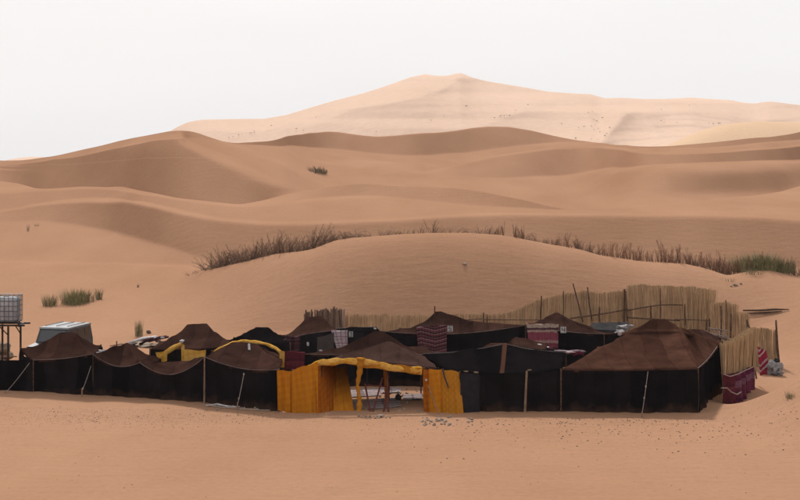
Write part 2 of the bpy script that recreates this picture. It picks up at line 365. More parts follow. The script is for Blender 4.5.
vC = tab([(-100, 222), (0, 214), (30, 208), (60, 204), (90, 201.5), (115, 201), (135, 203), (160, 208), (190, 215), (220, 220.5), (260, 223.5), (300, 224), (350, 222.5), (400, 220.5), (450, 217), (500, 216), (595, 216), (650, 216.5), (700, 216.5), (760, 218), (800, 221), (900, 226)], 5)
vCm = tab([(0, 223), (40, 222), (80, 226), (130, 237), (170, 248), (200, 258), (230, 266), (800, 268)], 5)
vCm = np.maximum(vCm, vC+3)
Y, z = adv(Y, z, vCm, tab([(0, .10), (120, .10), (200, .3), (240, .62)], 8)); seq.append(('Cm', Y, z))
Y, z = adv(Y, z, vC, tab([(0, .2), (60, .35), (120, .55), (400, .62), (800, .66)], 8)); seq.append(('C', Y, z))
vp = vC-2.6; Y, z = adv(Y, z, vp, tab([(0, .01)])); seq.append(('C2', Y, z))
vD = tab([(-60, 196), (0, 194), (40, 191), (80, 189), (120, 190), (150, 195), (180, 200.5), (210, 205), (240, 207.5), (270, 205.5), (300, 203), (340, 199.5), (370, 198), (400, 200), (450, 205), (500, 209), (560, 213), (640, 213), (692, 213), (748, 211.5), (800, 209), (900, 208)], 5)
vD = np.minimum(vD, vp-.6)
Y, z = adv(Y, z, vD, tab([(0, .20), (150, .22), (200, .2), (300, .14), (400, .13), (500, .07), (800, .04)], 10)); seq.append(('D', Y, z))
vp = vD-2.4; Y, z = adv(Y, z, vp, tab([(0, .01), (330, .01), (400, .12), (500, .07), (640, .03)], 10)); seq.append(('D2', Y, z))
vE = tab([(0, 180), (18, 182.5), (34, 187.5), (60, 187), (120, 186.5), (150, 192), (180, 197.5), (240, 204), (265, 200), (290, 194.5), (330, 187), (350, 184), (366, 183), (400, 185), (450, 186), (480, 189), (500, 193), (525, 199), (548, 206), (576, 211.5), (600, 212), (612, 209.5), (636, 206), (678, 202), (720, 198), (759, 194), (781, 190.5), (800, 185), (900, 176)], 4)
vE = np.minimum(vE, vp-.6)
Y, z = adv(Y, z, vE, tab([(0, .03), (34, .03), (60, .06), (200, .03), (290, .04), (320, .34), (480, .32), (520, .5), (590, .5), (640, .05), (800, .05)], 7)); seq.append(('E', Y, z))
wE = tab([(0, .1), (34, .14), (60, .1), (180, .05), (290, .05), (330, .8), (480, 1), (590, .8), (640, .25), (800, .4)], 8)
Y, z = trough(Y, z, wE, 26, 2.6); seq.append(('Et', Y, z))
vJ = tab([(0, 173), (100, 174), (180, 176), (230, 179), (270, 182), (300, 180), (365, 177), (420, 178), (500, 182), (562, 179.6), (580, 176.5), (608, 172), (636, 169), (664, 167), (706, 166), (748, 165), (800, 163.4), (900, 160)], 5)
vJ = np.minimum(vJ, vE-1)
hol = lambda v: .50*np.exp(-((U-724)/78)**2-((v-180)/11.5)**4)+.05*sstep(760, 800, U)
sJ = lambda v: np.where(U < 330, sG(v, .07), .07+hol(v))
Y, z = march(Y, z, np.minimum(e_v(Y, z), vE+6), vJ, sJ, 10); seq.append(('J', Y, z))
vp = vJ-3; Y, z = adv(Y, z, vp, np.where(U < 330, sG(vp), tab([(0, .09), (500, .09), (600, .03), (800, .03)], 12))); seq.append(('J2', Y, z))
vI = tab([(0, 169), (75, 165), (150, 160), (180, 159), (236, 162), (300, 168), (380, 174), (416, 177), (436, 172), (464, 166), (492, 158.5), (520, 154), (553, 149), (576, 147), (600, 147.6), (636, 152), (664, 154), (706, 154), (737, 152), (776, 149), (800, 146), (900, 140)], 4)
vI = np.minimum(vI, vp-.7)
sI_ = tab([(300, .07), (420, .07), (450, .14), (490, .24), (550, .36), (800, .38)], 14)
Y, z = march(Y, z, vp, vI, lambda v: np.where(U < 330, sG(v), sI_), 9); seq.append(('I', Y, z))
vp = vI-2; Y, z = adv(Y, z, vp, np.where(U < 330, sG(vp), .04)); seq.append(('I2', Y, z))
wI = tab([(0, 0), (420, 0), (480, .7), (560, .8), (700, .5), (800, .5)], 10)
Y, z = trough(Y, z, wI, 22, 2.2); seq.append(('It', Y, z))
vG = tab([(0, 166), (40, 161.5), (75, 156.5), (110, 149), (150, 141), (178, 138.5), (200, 139), (236, 146), (270, 146.5), (300, 148), (340, 151), (376, 155), (400, 156), (430, 156.5), (470, 154), (500, 149), (560, 143), (600, 146), (660, 149.5), (706, 149.5), (800, 141), (900, 132)], 5)
vG = np.minimum(vG, vI-2.6)
sG_ = tab([(300, .07), (430, .07), (500, .10), (800, .12)], 12)
Y, z = march(Y, z, np.minimum(e_v(Y, z), vp+.01), vG, lambda v: np.where(U < 330, sG(v), sG_), 9); seq.append(('G', Y, z))
vp = vG-1.5; Y, z = adv(Y, z, vp, tab([(0, .09), (200, .07), (800, .06)], 6)); seq.append(('G2', Y, z))
vH = tab([(-200, 160), (0, 160.5), (10, 161.5), (33, 158), (50, 156), (75, 151), (100, 145), (120, 139.5), (145, 134.5), (170, 129.5), (183, 128.8), (194, 131), (208, 136.5), (222, 141.3), (236, 143), (264, 140.6), (286, 136), (306, 132), (328, 130), (339, 130.5), (359, 134), (376, 135.5), (408, 133), (441, 130.5), (472, 126), (489, 124.6), (509, 125), (531, 129), (553, 135), (576, 140), (602, 144.5), (636, 146), (670, 145.8), (692, 143.8), (725, 140), (748, 138), (776, 136), (800, 131), (900, 124)], 3)
vH = np.minimum(vH, vp-.5)
Y, z = adv(Y, z, vH, tab([(0, .10), (150, .12), (190, .12), (240, .16), (280, .42), (500, .42), (560, .34), (600, .26), (800, .26)], 8)); seq.append(('H', Y, z)); YH, zH = Y, z
seq.append(('Ht', Y+60, z-16)); seq.append(('Hu', np.full_like(Y, 1000.), np.full_like(Y, -6.)))
print('H depth', YH.min(), YH.max(), 'z', zH.max())

NR = {'m': 3, 'A': 46, 'B': 14, 'Bf': 8, 'Cm': 12, 'C': 20, 'D': 16, 'E': 18, 'J': 20, 'I': 18, 'G': 20, 'H': 18, 'Hu': 6}
rowsY = [np.full_like(U, y) for y in near_Y]; rowsZ = [None]*len(near_Y)
# columns fan out from the camera beyond 40 m and run parallel before that
Wd = np.maximum(near_Y, 40)
for i, y in enumerate(near_Y): rowsZ[i] = znear(A0*Wd[i], np.full_like(U, y))
pY, pz = rowsY[-1], rowsZ[-1]
cur = (Yb, zb); rEt = 0
for nme, Yn, zn in seq:
    n = NR.get(nme, 7)
    if nme in 'JIG': continue
    for j in range(1, n+1):
        t = j/n
        if nme == 'A':
            f_dune = np.sin(t*math.pi/2)**1.06; f_lin = t
            k = sstep(90, 330, U); f = f_lin*(1-k)+f_dune*k
            rowsY.append(cur[0]+(Yn-cur[0])*t); rowsZ.append(cur[1]+(zn*t**2.5+zA_soft*(1-t**2.5)-cur[1])*f)
        else:
            rowsY.append(cur[0]+(Yn-cur[0])*t); rowsZ.append(cur[1]+(zn-cur[1])*t)
    cur = (Yn, zn)
    if nme == 'Et': rEt = len(rowsY)-1
YY = np.array(rowsY); ZZ = np.array(rowsZ)
def smooth_rows(A, sig, start):
    n = int(3*sig)+1; kk = np.exp(-.5*(np.arange(-n, n+1)/sig)**2); kk /= kk.sum()
    B = np.pad(A, ((n, n), (0, 0)), mode='edge'); R = sum(kk[i]*B[i:i+A.shape[0]] for i in range(2*n+1))
    A2 = A.copy(); A2[start:-2] = R[start:-2]; return A2
st = len(near_Y)-6
YY = smooth_rows(YY, .8, st); ZZ = smooth_rows(ZZ, .8, st)
def lat(A, sig):
    n = int(3*sig)+1; kk = np.exp(-.5*(np.arange(-n, n+1)/sig)**2); kk /= kk.sum(); Bp = np.pad(A, ((0, 0), (n, n)), mode='edge')
    return sum(kk[i]*Bp[:, i:i+A.shape[1]] for i in range(2*n+1))
EE = (ZZ-CAM_H)/np.maximum(YY, 1); r0 = len(near_Y)+46+14+4
wl = sstep(0, 12, np.arange(YY.shape[0]-r0))[:, None]
Dn = YY[rEt:]-YY[rEt]; gm = sstep(330, 290, U)*sstep(60, 120, U); base_ = lat(YY[:rEt+1], 9.0)
Ds = lat(Dn, 1.2)*gm+lat(Dn, 9.0)*(1-gm); YL = np.vstack([base_[:-1], base_[-1]+Ds])[r0:]
YY[r0:] = YY[r0:]*(1-wl)+YL*wl; ZZ[r0:] = CAM_H+EE[r0:]*YY[r0:]
YY = np.maximum.accumulate(YY+np.arange(YY.shape[0])[:, None]*1e-5, axis=0)
# small scale undulation of the dunes
XX = A0[None, :]*np.maximum(YY, 40)
far_w = sstep(95, 130, YY)
ZZ = ZZ+far_w*(.16*(vnoise(XX/9, YY/6, 3)-.5)+.30*(vnoise(XX/22+9, YY/15, 8)-.5))
def grid_mesh(name, X, Yg, Z, m, kind='structure'):
    nr, nc = X.shape; co = np.stack([X, Yg, Z], -1).reshape(-1, 3).astype(np.float32)
    i, j = np.meshgrid(np.arange(nr-1), np.arange(nc-1), indexing='ij'); a = (i*nc+j).ravel()
    q = np.stack([a, a+1, a+nc+1, a+nc], 1).astype(np.int32)
    me = bpy.data.meshes.new(name); me.vertices.add(len(co)); me.vertices.foreach_set('co', co.ravel())
    me.loops.add(q.size); me.loops.foreach_set('vertex_index', q.ravel())
    me.polygons.add(len(q)); me.polygons.foreach_set('loop_start', np.arange(len(q), dtype=np.int32)*4)
    me.polygons.foreach_set('use_smooth', np.ones(len(q), dtype=bool)); me.update(calc_edges=True)
    me.materials.append(M[m]); o = bpy.data.objects.new(name, me); COL.objects.link(o)
    if kind: o['kind'] = kind
    return o
grid_mesh('sand_ground', XX, YY, ZZ, 'sand')
def colidx(u): return int(np.argmin(np.abs(U-u)))
def ground(x, y):
    if y < 87: return float(znear(x, y))
    u = 400+F*x/max(y, 40); f = np.interp(u, U, np.arange(len(U))); j = min(int(f), len(U)-2); fr = f-j
    return float(np.interp(y, YY[:, j], ZZ[:, j])*(1-fr)+np.interp(y, YY[:, j+1], ZZ[:, j+1])*fr)
def hit(u, v):
    j = colidx(u); e = (ZZ[:, j]-CAM_H)/np.maximum(YY[:, j], 1); idx = np.where((e >= E(v)) & (YY[:, j] > 40))[0]
    if len(idx) == 0: return None
    i = idx[0]; e0, e1 = e[i-1], e[i]; t = (E(v)-e0)/(e1-e0+1e-9); y = YY[i-1, j]+(YY[i, j]-YY[i-1, j])*min(max(t, 0), 1)
    x = (u-400)/F*y; return Vector((x, y, ground(x, y)))

# dune in a sunlit patch, the sunlight painted as yellow sand colour
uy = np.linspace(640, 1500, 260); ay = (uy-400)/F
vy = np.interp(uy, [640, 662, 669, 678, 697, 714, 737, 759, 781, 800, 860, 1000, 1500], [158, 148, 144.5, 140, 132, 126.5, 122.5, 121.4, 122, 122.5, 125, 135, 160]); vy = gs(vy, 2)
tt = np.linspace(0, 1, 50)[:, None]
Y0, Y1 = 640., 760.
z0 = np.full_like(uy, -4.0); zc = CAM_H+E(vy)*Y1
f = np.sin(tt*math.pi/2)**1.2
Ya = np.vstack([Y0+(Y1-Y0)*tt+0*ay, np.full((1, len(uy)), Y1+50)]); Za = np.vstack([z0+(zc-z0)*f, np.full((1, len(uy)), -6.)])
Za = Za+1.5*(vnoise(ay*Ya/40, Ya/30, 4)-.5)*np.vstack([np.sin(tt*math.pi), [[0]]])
grid_mesh('sunlit_yellow_dune', ay*Ya, Ya, Za, 'sand_sun_patch')

# far great dune
uf = np.concatenate([np.linspace(-1290, -80, 50)[:-1], np.arange(-80, 880, 1.4), np.linspace(880, 2090, 50)]); af = (uf-400)/F
vf = np.interp(uf, [-1290, -400, -100, 0, 12, 22, 33, 42, 50, 70, 140, 165, 180, 188, 202, 236, 264, 286, 306, 334, 362, 381, 397, 411, 425, 436, 447, 460, 472, 486, 520, 548, 576, 590, 605, 622, 644, 664, 692, 703, 731, 742, 753, 770, 787, 800, 860, 1000, 1300, 2090],
               [175, 168, 166, 161.5, 159, 157.4, 156.8, 157, 158.3, 160, 150, 134, 125.5, 122, 119.6, 119, 118.8, 115, 109, 100.6, 93.6, 87.6, 82, 77, 74, 75.7, 75.7, 72.6, 77.4, 81, 86.6, 91.6, 93.6, 94, 98.3, 97.8, 99, 99, 97.4, 98.5, 100, 102.4, 103.5, 101.3, 103.5, 105, 108, 118, 150, 170])
vf = gs(vf, 1.2)
vfoot = np.full_like(uf, 166.0)
tt = np.linspace(0, 1, 110)[:, None]
vv = vfoot+(vf-vfoot)*tt
uu = np.broadcast_to(uf, vv.shape)
Yf = 1180+(1760-1180)*tt**.85
def ridge(poly, amp, wl, wr):
    """a spur running towards the viewer along an image-space curve: amp in metres, widths in px"""
    us, vs = zip(*poly); o = np.argsort(vs); vs = np.array(vs)[o]; us = np.array(us)[o]
    uc = np.interp(vv, vs, us); sl_ = np.interp(vv, vs, np.gradient(us, vs)); d = (uu-uc)/np.sqrt(1+sl_**2); fade = sstep(vs[0]-3, vs[0]+6, vv)*(1-sstep(vs[-1]-4, vs[-1]+14, vv))
    return amp*fade*np.where(d < 0, np.exp(-(-d/wl)), np.exp(-(d/wr)))
R = 0
R = R-ridge([(460, 73), (452, 84), (436, 92), (415, 98), (385, 104), (340, 110), (300, 119), (262, 132)], 150, 46, 26)
R = R-ridge([(632, 107), (618, 123), (598, 145)], 120, 55, 18)
R = R-ridge([(634, 107), (650, 123), (668, 146)], 60, 22, 40)
R = R-ridge([(560, 94), (520, 112), (470, 130)], 70, 50, 36)
R = R-ridge([(397, 84), (360, 106), (310, 128)], 60, 30, 30)
R = R-ridge([(700, 98), (720, 108), (760, 120)], 70, 40, 25)
R = R-ridge([(230, 119), (215, 128), (240, 139)], 50, 30, 40)
R = R*.85
def tri(p, up=.76): f_ = p-np.floor(p); return np.where(f_ < up, f_/up, (1-f_)/(1-up))
vt = vf+0*vv
p1 = (vv-vt)/11.5+1.5*vnoise(uu/95+4, vv/40, 41)+uu/190
p2 = (vv-vt)/7.0+1.7*vnoise(uu/60+9, vv/30, 43)-uu/150
rt = .10+.90*sstep(560, 660, uu)
lf = sstep(250, 420, uu)*(1-sstep(520, 620, uu))
R = R+tri(-p1)*9*(rt*.8)*(.35+vnoise(uu/50, vv/18, 44))+tri(-p2)*4*rt*(.2+vnoise(uu/40, vv/14, 45))
R = R-6*(vnoise(uu/45, vv/25, 21)-.5)
edge = sstep(0, .10, tt)
Yf = Yf+R*edge
mono = np.diff(Yf, axis=0); base_step = 580/109*.30
Yf = Yf[:1]+np.vstack([np.zeros_like(Yf[:1]), np.cumsum(np.maximum(mono, base_step), axis=0)])
Yf = smooth_rows(np.vstack([Yf]), .8, 1); nn = 9; kk_ = np.exp(-.5*(np.arange(-nn, nn+1)/1.6)**2); kk_ /= kk_.sum(); Pp = np.pad(Yf, ((0, 0), (nn, nn)), mode='edge'); Yf = sum(kk_[i]*Pp[:, i:i+Yf.shape[1]] for i in range(2*nn+1))
Zf = CAM_H+E(vv)*Yf
Yf2 = np.vstack([np.full((1, len(uf)), 985.), np.full((1, len(uf)), 1120.), Yf, Yf[-1:]+160, np.full((1, len(uf)), 2500.), np.full((1, len(uf)), 6000.)])
Zf2 = np.vstack([np.full((1, len(uf)), -7.), np.full((1, len(uf)), 4.), Zf, Zf[-1:]-35, np.full((1, len(uf)), -2.), np.full((1, len(uf)), -4.)])
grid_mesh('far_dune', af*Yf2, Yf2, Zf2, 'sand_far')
def _hf_(): pass
def hitfar(u, v):
    j = int(np.argmin(np.abs(uf-u))); i = int(np.argmin(np.abs(vv[:, j]-v))); return Vector((af[j]*Yf[i, j], Yf[i, j], Zf[i, j]))

# haze over everything
hz = MB(); hz.box((0, 2550, 72), (11000, 7300, 170)); ho = hz.build('haze', 'sand'); ho.data.materials.clear()
hm = bpy.data.materials.new('haze'); hm.use_nodes = True; hn = hm.node_tree; hn.nodes.remove(hn.nodes['Principled BSDF'])
pv = hn.nodes.new('ShaderNodeVolumePrincipled'); pv.inputs['Color'].default_value = (.93, .92, .93, 1); pv.inputs['Density'].default_value = .00008
pv.inputs['Anisotropy'].default_value = .15
hn.links.new(pv.outputs[0], hn.nodes['Material Output'].inputs['Volume']); ho.data.materials.append(hm); ho['kind'] = 'stuff'

# ------------------------------------------------------------------ tents
def lerp(a, b, t): return a+(b-a)*t
def wall_mb(a, b, n, sag, folds=.08, seed=0, zbot=None, bow=0.0, nh=9, fringe=.03):
    """cloth hanging between eave points a and b, down to the sand"""
    a, b = Vector(a), Vector(b); L = (b-a).length; nrm = Vector((b.y-a.y, -(b.x-a.x), 0)).normalized()
    rows, uvs = [], []
    for i in range(nh+1):
        h = i/nh; r, q = [], []
        for j in range(n+1):
            s = j/n; top = lerp(a, b, s); top.z -= sag*math.sin(math.pi*s)**.9 if sag else 0
            zb_ = (ground(top.x, top.y)-.12) if zbot is None else zbot
            sx = s*L
            fo = folds*(math.sin(sx*4.1+seed+1.3*math.sin(sx*1.1+seed))*.6+math.sin(sx*9.7+seed*2+h)*.45)*(.3+h)+folds*1.6*(mnoise.noise(Vector((sx*.8, h*1.6, seed))))
            p = Vector((top.x, top.y, lerp(top.z, zb_, h)))+nrm*(fo+bow*math.sin(math.pi*min(h*1.1, 1))+fringe)
            r.append(p); q.append((sx+seed, p.z))
        rows.append(r); uvs.append(q)
    mb = MB(); mb.grid(rows, uvs); return mb
def roof_mb(C, R1, R2, sags, k=1.5, n=20, nt=12, seed=0, wr=.035, bulge=.0):
    C = [Vector(c) for c in C]; R1, R2 = Vector(R1), Vector(R2); rid = [(R1, R2), (R2, R2), (R2, R1), (R1, R1)]
    per = []
    for e in range(4):
        for j in range(n):
            s = j/n; edge = lerp(C[e], C[(e+1) % 4], s).copy(); edge.z -= sags[e]*math.sin(math.pi*s)**.9
            per.append((edge, lerp(rid[e][0], rid[e][1], s), s))
    per.append(per[0]); rows, uvs = [], []
    for i in range(nt+1):
        t = i/nt; r, q = [], []
        for edge, rp, s in per:
            p = lerp(rp, edge, t).copy(); p.z = edge.z+(rp.z-edge.z)*(1-t)**k
            p.z += (mnoise.noise(Vector((p.x*.9+seed, p.y*.9, seed)))*wr*2+mnoise.noise(Vector((p.x*2.6, p.y*2.6+seed, 3)))*wr)*math.sin(math.pi*min(1, t+.12))
            p.z -= .10*math.sin(math.pi*s)*math.sin(math.pi*t)
            r.append(p); q.append((p.x, p.y))
        rows.append(r); uvs.append(q)
    # hanging hem
    rows.append([Vector((p.x, p.y, p.z-.10)) for p in rows[-1]]); uvs.append([(a, b-.1) for a, b in uvs[-1]])
    mb = MB(); mb.grid(rows, uvs); return mb
def tent(label, FL, FR, BR, BL, R1, R2, roof='brown', wall='black', sags=(.1, .05, .05, .05), k=1.5, sides=(0, 1, 3), folds=.09, seed=0, poles=True, group='goat hair tents of the camp', wr=.06, walls=None, edge=None):
    C = [P(*c) for c in (FL, FR, BR, BL)]; r1, r2 = P(*R1), P(*R2)
    cx = sum((c.x for c in C))/4; cy = sum((c.y for c in C))/4
    t = thing('nomad_tent', label, 'tent', (cx, cy, ground(cx, cy)), group)
    roof_mb(C, r1, r2, sags, k, seed=seed, wr=wr).build('roof', roof, t, smooth=True)
    for e in sides:
        a, b = C[e], C[(e+1) % 4]; L = (b-a).length
        wall_mb(a-Vector((0, 0, .03)), b-Vector((0, 0, .03)), max(12, int(L*11)), sags[e], folds, seed+e).build('wall', wall, t, smooth=True)
    if poles:
        for c in C:
            m = MB(); m.tube([(c.x, c.y, ground(c.x, c.y)-.2), (c.x, c.y, c.z+.03)], .035); m.build('corner_pole', 'wood', t)
        for r in ([r1, r2] if (r1-r2).length > .3 else [r1]):
            m = MB(); m.tube([(r.x, r.y, ground(r.x, r.y)-.2), (r.x, r.y, r.z-.03)], .045); m.build('centre_pole', 'wood', t)
    if edge:
        for e in edge:
            a, b = C[e], C[(e+1) % 4]; pts = []
            for j in range(17):
                s = j/16; p = lerp(a, b, s).copy(); p.z -= sags[e]*math.sin(math.pi*s)**.9-.012; pts.append(p+Vector((0, -.04, 0)))
            m = MB(); m.tube(pts, .013, 5); m.build('edge_seam', 'seam', t)
    t['_c'] = 1
    return t, C
def guy(t, a, b, knot=None, m='rope', r=.011):
    q = MB(); a, b = Vector(a), Vector(b); mid = lerp(a, b, .5); mid.z -= .04; q.tube([a, lerp(a, mid, .5), mid, lerp(mid, b, .5)-Vector((0, 0, .01)), b], r, 5)
    g = q.build('guy_rope', m, t)
    if knot:
        for s in knot:
            k_ = MB(); k_.blob(lerp(a, b, s), (.035, .03, .05), 1); k_.build('knot', m, g, smooth=True)
    s = MB(); s.tube([b+Vector((0, 0, .10)), b-Vector((0, .02, .25))], .03, 6); s.build('stake', 'wood_pale', t)

# ---- front row, left to right
# black windbreak at the far left
wb = thing('cloth_windbreak', 'black cloth windbreak wall running out of the frame at far left', 'windbreak', P(-40, 396, 66.6))
a, b = P(-120, 358, 66.6), P(33, 360, 66.2)
wall_mb(a, b, 50, .04, .05, 3).build('wall', 'black', wb, smooth=True)
for s in (0, .5, 1):
    c = lerp(a, b, s); m = MB(); m.tube([(c.x, c.y+.03, ground(c.x, c.y)-.2), (c.x, c.y+.03, c.z+.03)], .035); m.build('pole', 'wood', wb)
guy(wb, P(31, 361, 66.2), hit(5, 393.5) or P(5, 393.5, 64.5), (.93,))
hp = hit(5, 393.5)
t1, _ = tent('low dark brown tent with broad flat peak, leftmost in the front row', (34, 360, 66.3), (93, 354, 66.3), (101, 345, 71.2), (21, 348, 70.2), (60, 332.5, 69.2), (75, 332.0, 69.2), roof='brown_dark', sags=(.07, .05, .05, .08), k=1.7, seed=1, edge=(0,))
guy(t1, P(91, 366, 66.0), P(82, 391, 65.2), (.9,))
t2, _ = tent('small dark tent with a single pointed peak and scalloped front edge', (93, 354, 66.3), (140, 362.5, 66.0), (163, 358, 70.5), (108, 351, 70.5), (126.4, 342.6, 68.2), (127.4, 342.6, 68.2), roof='brown_dark', sags=(.34, .1, .05, .1), k=1.25, seed=2, edge=(0,), sides=(0,))
t3, _ = tent('tent with sagging, peakless striped roof behind a drooping front edge', (140, 362.5, 66.0), (204.5, 357, 64.9), (200, 359, 69.3), (150, 361, 70), (165, 362, 68.8), (190, 361, 68.5), roof='brown_dark', sags=(.62, .1, .1, .1), k=1.2, seed=4, edge=(0,), sides=(0,), wr=.05)
m = MB(); m.tube([P(204.2, 403, 64.6), P(204.6, 356, 64.7)], [.035, .03]); m.build('front_pole', 'wood_pale', t3)
t4, C4 = tent('low tent with grey brown concave roof under a yellow arched trim', (205, 357, 64.8), (279, 369.5, 62.6), (283, 356, 68.6), (212, 351, 69.4), (233, 342.5, 68.2), (258, 343, 68.0), roof='brown_dark', sags=(.22, .05, -.25, .1), k=1.15, seed=5, edge=(0,), sides=(0,))
guy(t4, P(244, 373.5, 62.9), P(237.5, 405, 62.2), (.02, .8), r=.012)
hangs = MB(); hangs.tube([P(249, 344, 67.2), P(249.3, 350, 67.0)], .05, 6); hangs.build('hanging_rag', 'white_cloth', t4)

def band(t, pts, hgt, m, name='valance', ry=.10, seed=0):
    """thick puffy cloth band along a polyline (world points = top edge)"""
    pts = [Vector(p) for p in pts]; dense = []
    for a, b in zip(pts[:-1], pts[1:]):
        n = max(2, int((b-a).length/.12)); dense += [lerp(a, b, i/n) for i in range(n)]
    dense.append(pts[-1]); rows, uvs = [], []; n = 10; s = 0
    for i, p in enumerate(dense):
        if i: s += (p-dense[i-1]).length
        h = hgt*(1+.16*math.sin(s*5+seed)+.12*mnoise.noise(Vector((s*2, seed, 0)))); r, q = [], []
        d = (dense[min(i+1, len(dense)-1)]-dense[max(i-1, 0)]); nr = Vector((d.y, -d.x, 0)); nr = nr.normalized() if nr.length > 1e-4 else Vector((0, -1, 0))
        if nr.y > 0: nr = -nr
        for j in range(n):
            a = 2*math.pi*j/n; c = Vector((p.x, p.y, p.z-h/2))
            rr = ry*(.75+.5*mnoise.noise(Vector((s*3.1, j*.9, seed)))+.35*math.sin(s*11+j*.8+seed))
            r.append(c+nr*math.cos(a)*rr+Vector((0, 0, math.sin(a)*h/2*(1+.12*math.sin(s*9.3+seed)+.25*mnoise.noise(Vector((s*4.3, j*.5, seed+4))))))); q.append((s, a/3*hgt))
        r.append(r[0]); q.append((s, 6.3/3*hgt)); rows.append(r); uvs.append(q)
    mb = MB(); mb.grid(rows, uvs); return mb.build(name, m, t, smooth=True)
band(t4, [P(212, 357, 69), P(214, 350, 69), P(224, 345, 68.8), P(232, 341.5, 68.6), P(242, 339.5, 68.4), P(254, 340, 68.2), P(266, 342.5, 68), P(276, 346.5, 67.8), P(283, 352.5, 67.6)], .16, 'yellow', 'arch_trim', seed=2)
def curtain(t, tl, tr, br, bl, m, name='curtain', folds=.05, nf=9, seed=0, n=22, nh=14, thick=0):
    tl, tr, br, bl = map(Vector, (tl, tr, br, bl)); L = max((tr-tl).length, (br-bl).length)
    nrm = Vector((tr.y-tl.y, -(tr.x-tl.x), 0)); nrm = nrm.normalized() if nrm.length > 1e-3 else Vector((0, -1, 0))
    rows, uvs = [], []
    for i in range(nh+1):
        h = i/nh; r, q = [], []
        for j in range(n+1):
            s = j/n; p = lerp(lerp(tl, tr, s), lerp(bl, br, s), h)
            off = folds*(math.sin(s*L*nf+seed+h*.9)*.6+.5*mnoise.noise(Vector((s*L*2.2, h*2, seed)))+.25*math.sin(s*L*nf*2.3+seed*3))*(.35+.65*h)
            p = p+nrm*off; p.z += .03*math.sin(s*L*6+seed)*(1 if i in (0, nh) else .2)
            r.append(p); q.append((s*L+seed, p.z))
        rows.append(r); uvs.append(q)
    mb = MB(); mb.grid(rows, uvs); return mb.build(name, m, t, smooth=True)
curtain(t4, P(279.5, 351, 67.5), P(284.5, 352, 67.4), P(284, 368, 67.4), P(280, 368, 67.5), 'yellow', 'side_curtain', .04, 14, 1, 6)

# ---- second row, left
t6, _ = tent('brown tent with wide flat-topped peak behind the yellow framed doorway', (150, 349, 70.6), (238, 345, 70.6), (233, 339.5, 77), (160, 341, 76.5), (187.5, 324.3, 73.6), (207, 324, 73.6), roof='brown_dark', sags=(.08, .05, .05, .05), k=1.7, seed=6, sides=(0, 1))
band(t6, [P(156, 357, 70.2), P(161, 353.5, 70.2), P(167, 348.5, 70.2), P(174, 345, 70.2), P(182, 341.5, 70.2)], .26, 'yellow', 'arch_trim', seed=5)
curtain(t6, P(155.5, 352.5, 70.15), P(167.5, 350, 70.15), P(167, 361, 70.15), P(158, 361, 70.15), 'yellow', 'side_curtain', .05, 9, 3, 10)
curtain(t6, P(181, 342, 70.15), P(184.5, 345, 70.15), P(185, 362, 70.15), P(181.5, 362, 70.15), 'yellow', 'side_curtain', .04, 14, 5, 6)
curtain(t6, P(184, 350, 70.1), P(206, 350, 70.1), P(205, 362, 70.1), P(184, 363, 70.1), 'yellow', 'hanging_cloth', .05, 8, 7)
m = MB(); m.blob(P(181.8, 341.3, 70.15), (.10, .09, .09), 2, .3, 2); m.build('pole_wrap', 'white_cloth', t6, smooth=True)
t7, _ = tent('almost black low tent between two brown peaked tents at the back left', (226, 341, 74.2), (290, 343, 74), (288, 336, 79), (234, 337.5, 79), (256, 326.6, 76.4), (267, 326.8, 76.4), roof='roof_black', sags=(.05, .05, .05, .05), k=1.5, seed=8, sides=(0, 1))
t8, _ = tent('brown tent with high narrow peak in front of the grey stake fence', (276, 343, 75.3), (334, 331, 76.2), (341, 329, 81), (280, 335, 81), (306.5, 316.6, 78.6), (322, 316.2, 78.6), roof='brown_dark', wall='black2', sags=(-.12, .05, .05, .05), k=1.75, seed=9, sides=(0, 1), edge=(0,))
t8b, _ = tent('low slate grey tent just right of the pale hanging blanket', (334, 331.5, 76.2), (380, 331, 76.5), (376, 327, 81), (338, 328.5, 81), (352, 327, 79), (368, 326.8, 79), roof='roof_black', wall='black2', sags=(.03, .0, .0, .0), k=1.3, seed=10, sides=(0,), edge=(2,))
# hangings on that wall
def blanket(label, tl, tr, br, bl, m, folds=.03, seed=0, name='blanket', cat='blanket', nf=8):
    w0 = (Vector(bl)+Vector(br))*.5; t = thing(name, label, cat, w0)
    curtain(t, tl, tr, br, bl, m, 'cloth', folds, nf, seed, 20, 14)
    # the part folded over the edge
    curtain(t, Vector(tl)+Vector((0, .35, -.03)), Vector(tr)+Vector((0, .35, -.03)), Vector(tr)+Vector((0, 0, 0)), Vector(tl)+Vector((0, 0, 0)), m, 'folded_edge', .01, 8, seed, 20, 3)
    return t
blanket('dark red checked blanket hung on the wall of the high peaked back tent', P(286.5, 336, 75.0), P(300.5, 337, 75.3), P(300, 353, 75.3), P(287, 353, 75.0), 'plaid_dark', seed=2)
blanket('pale pink and white checked blanket draped over the tent wall corner', P(331, 330, 75.9), P(347.5, 331, 75.9), P(347.5, 349.5, 75.9), P(337, 349.5, 75.8), 'plaid_pale', seed=3)
m = MB(); a, b = P(316, 337, 75.4), P(333, 332, 75.8)
g8 = wall_mb(a, b, 16, .03, .04, 3, nh=6, zbot=P(320, 353, 75.5).z, fringe=.12).build('patch_panel', 'grey_brown', t8, smooth=True)
GLY = {'4': [((-.3, .45), (-.3, 0)), ((-.3, 0), (.3, 0)), ((.3, .45), (.3, -.45))], '5': [((.3, .45), (-.3, .45)), ((-.3, .45), (-.3, 0)), ((-.3, 0), (.3, 0)), ((.3, 0), (.3, -.45)), ((.3, -.45), (-.3, -.45))],
       '3': [((-.3, .45), (.3, .45)), ((.3, .45), (.3, -.45)), ((.3, -.45), (-.3, -.45)), ((-.1, 0), (.3, 0))]}
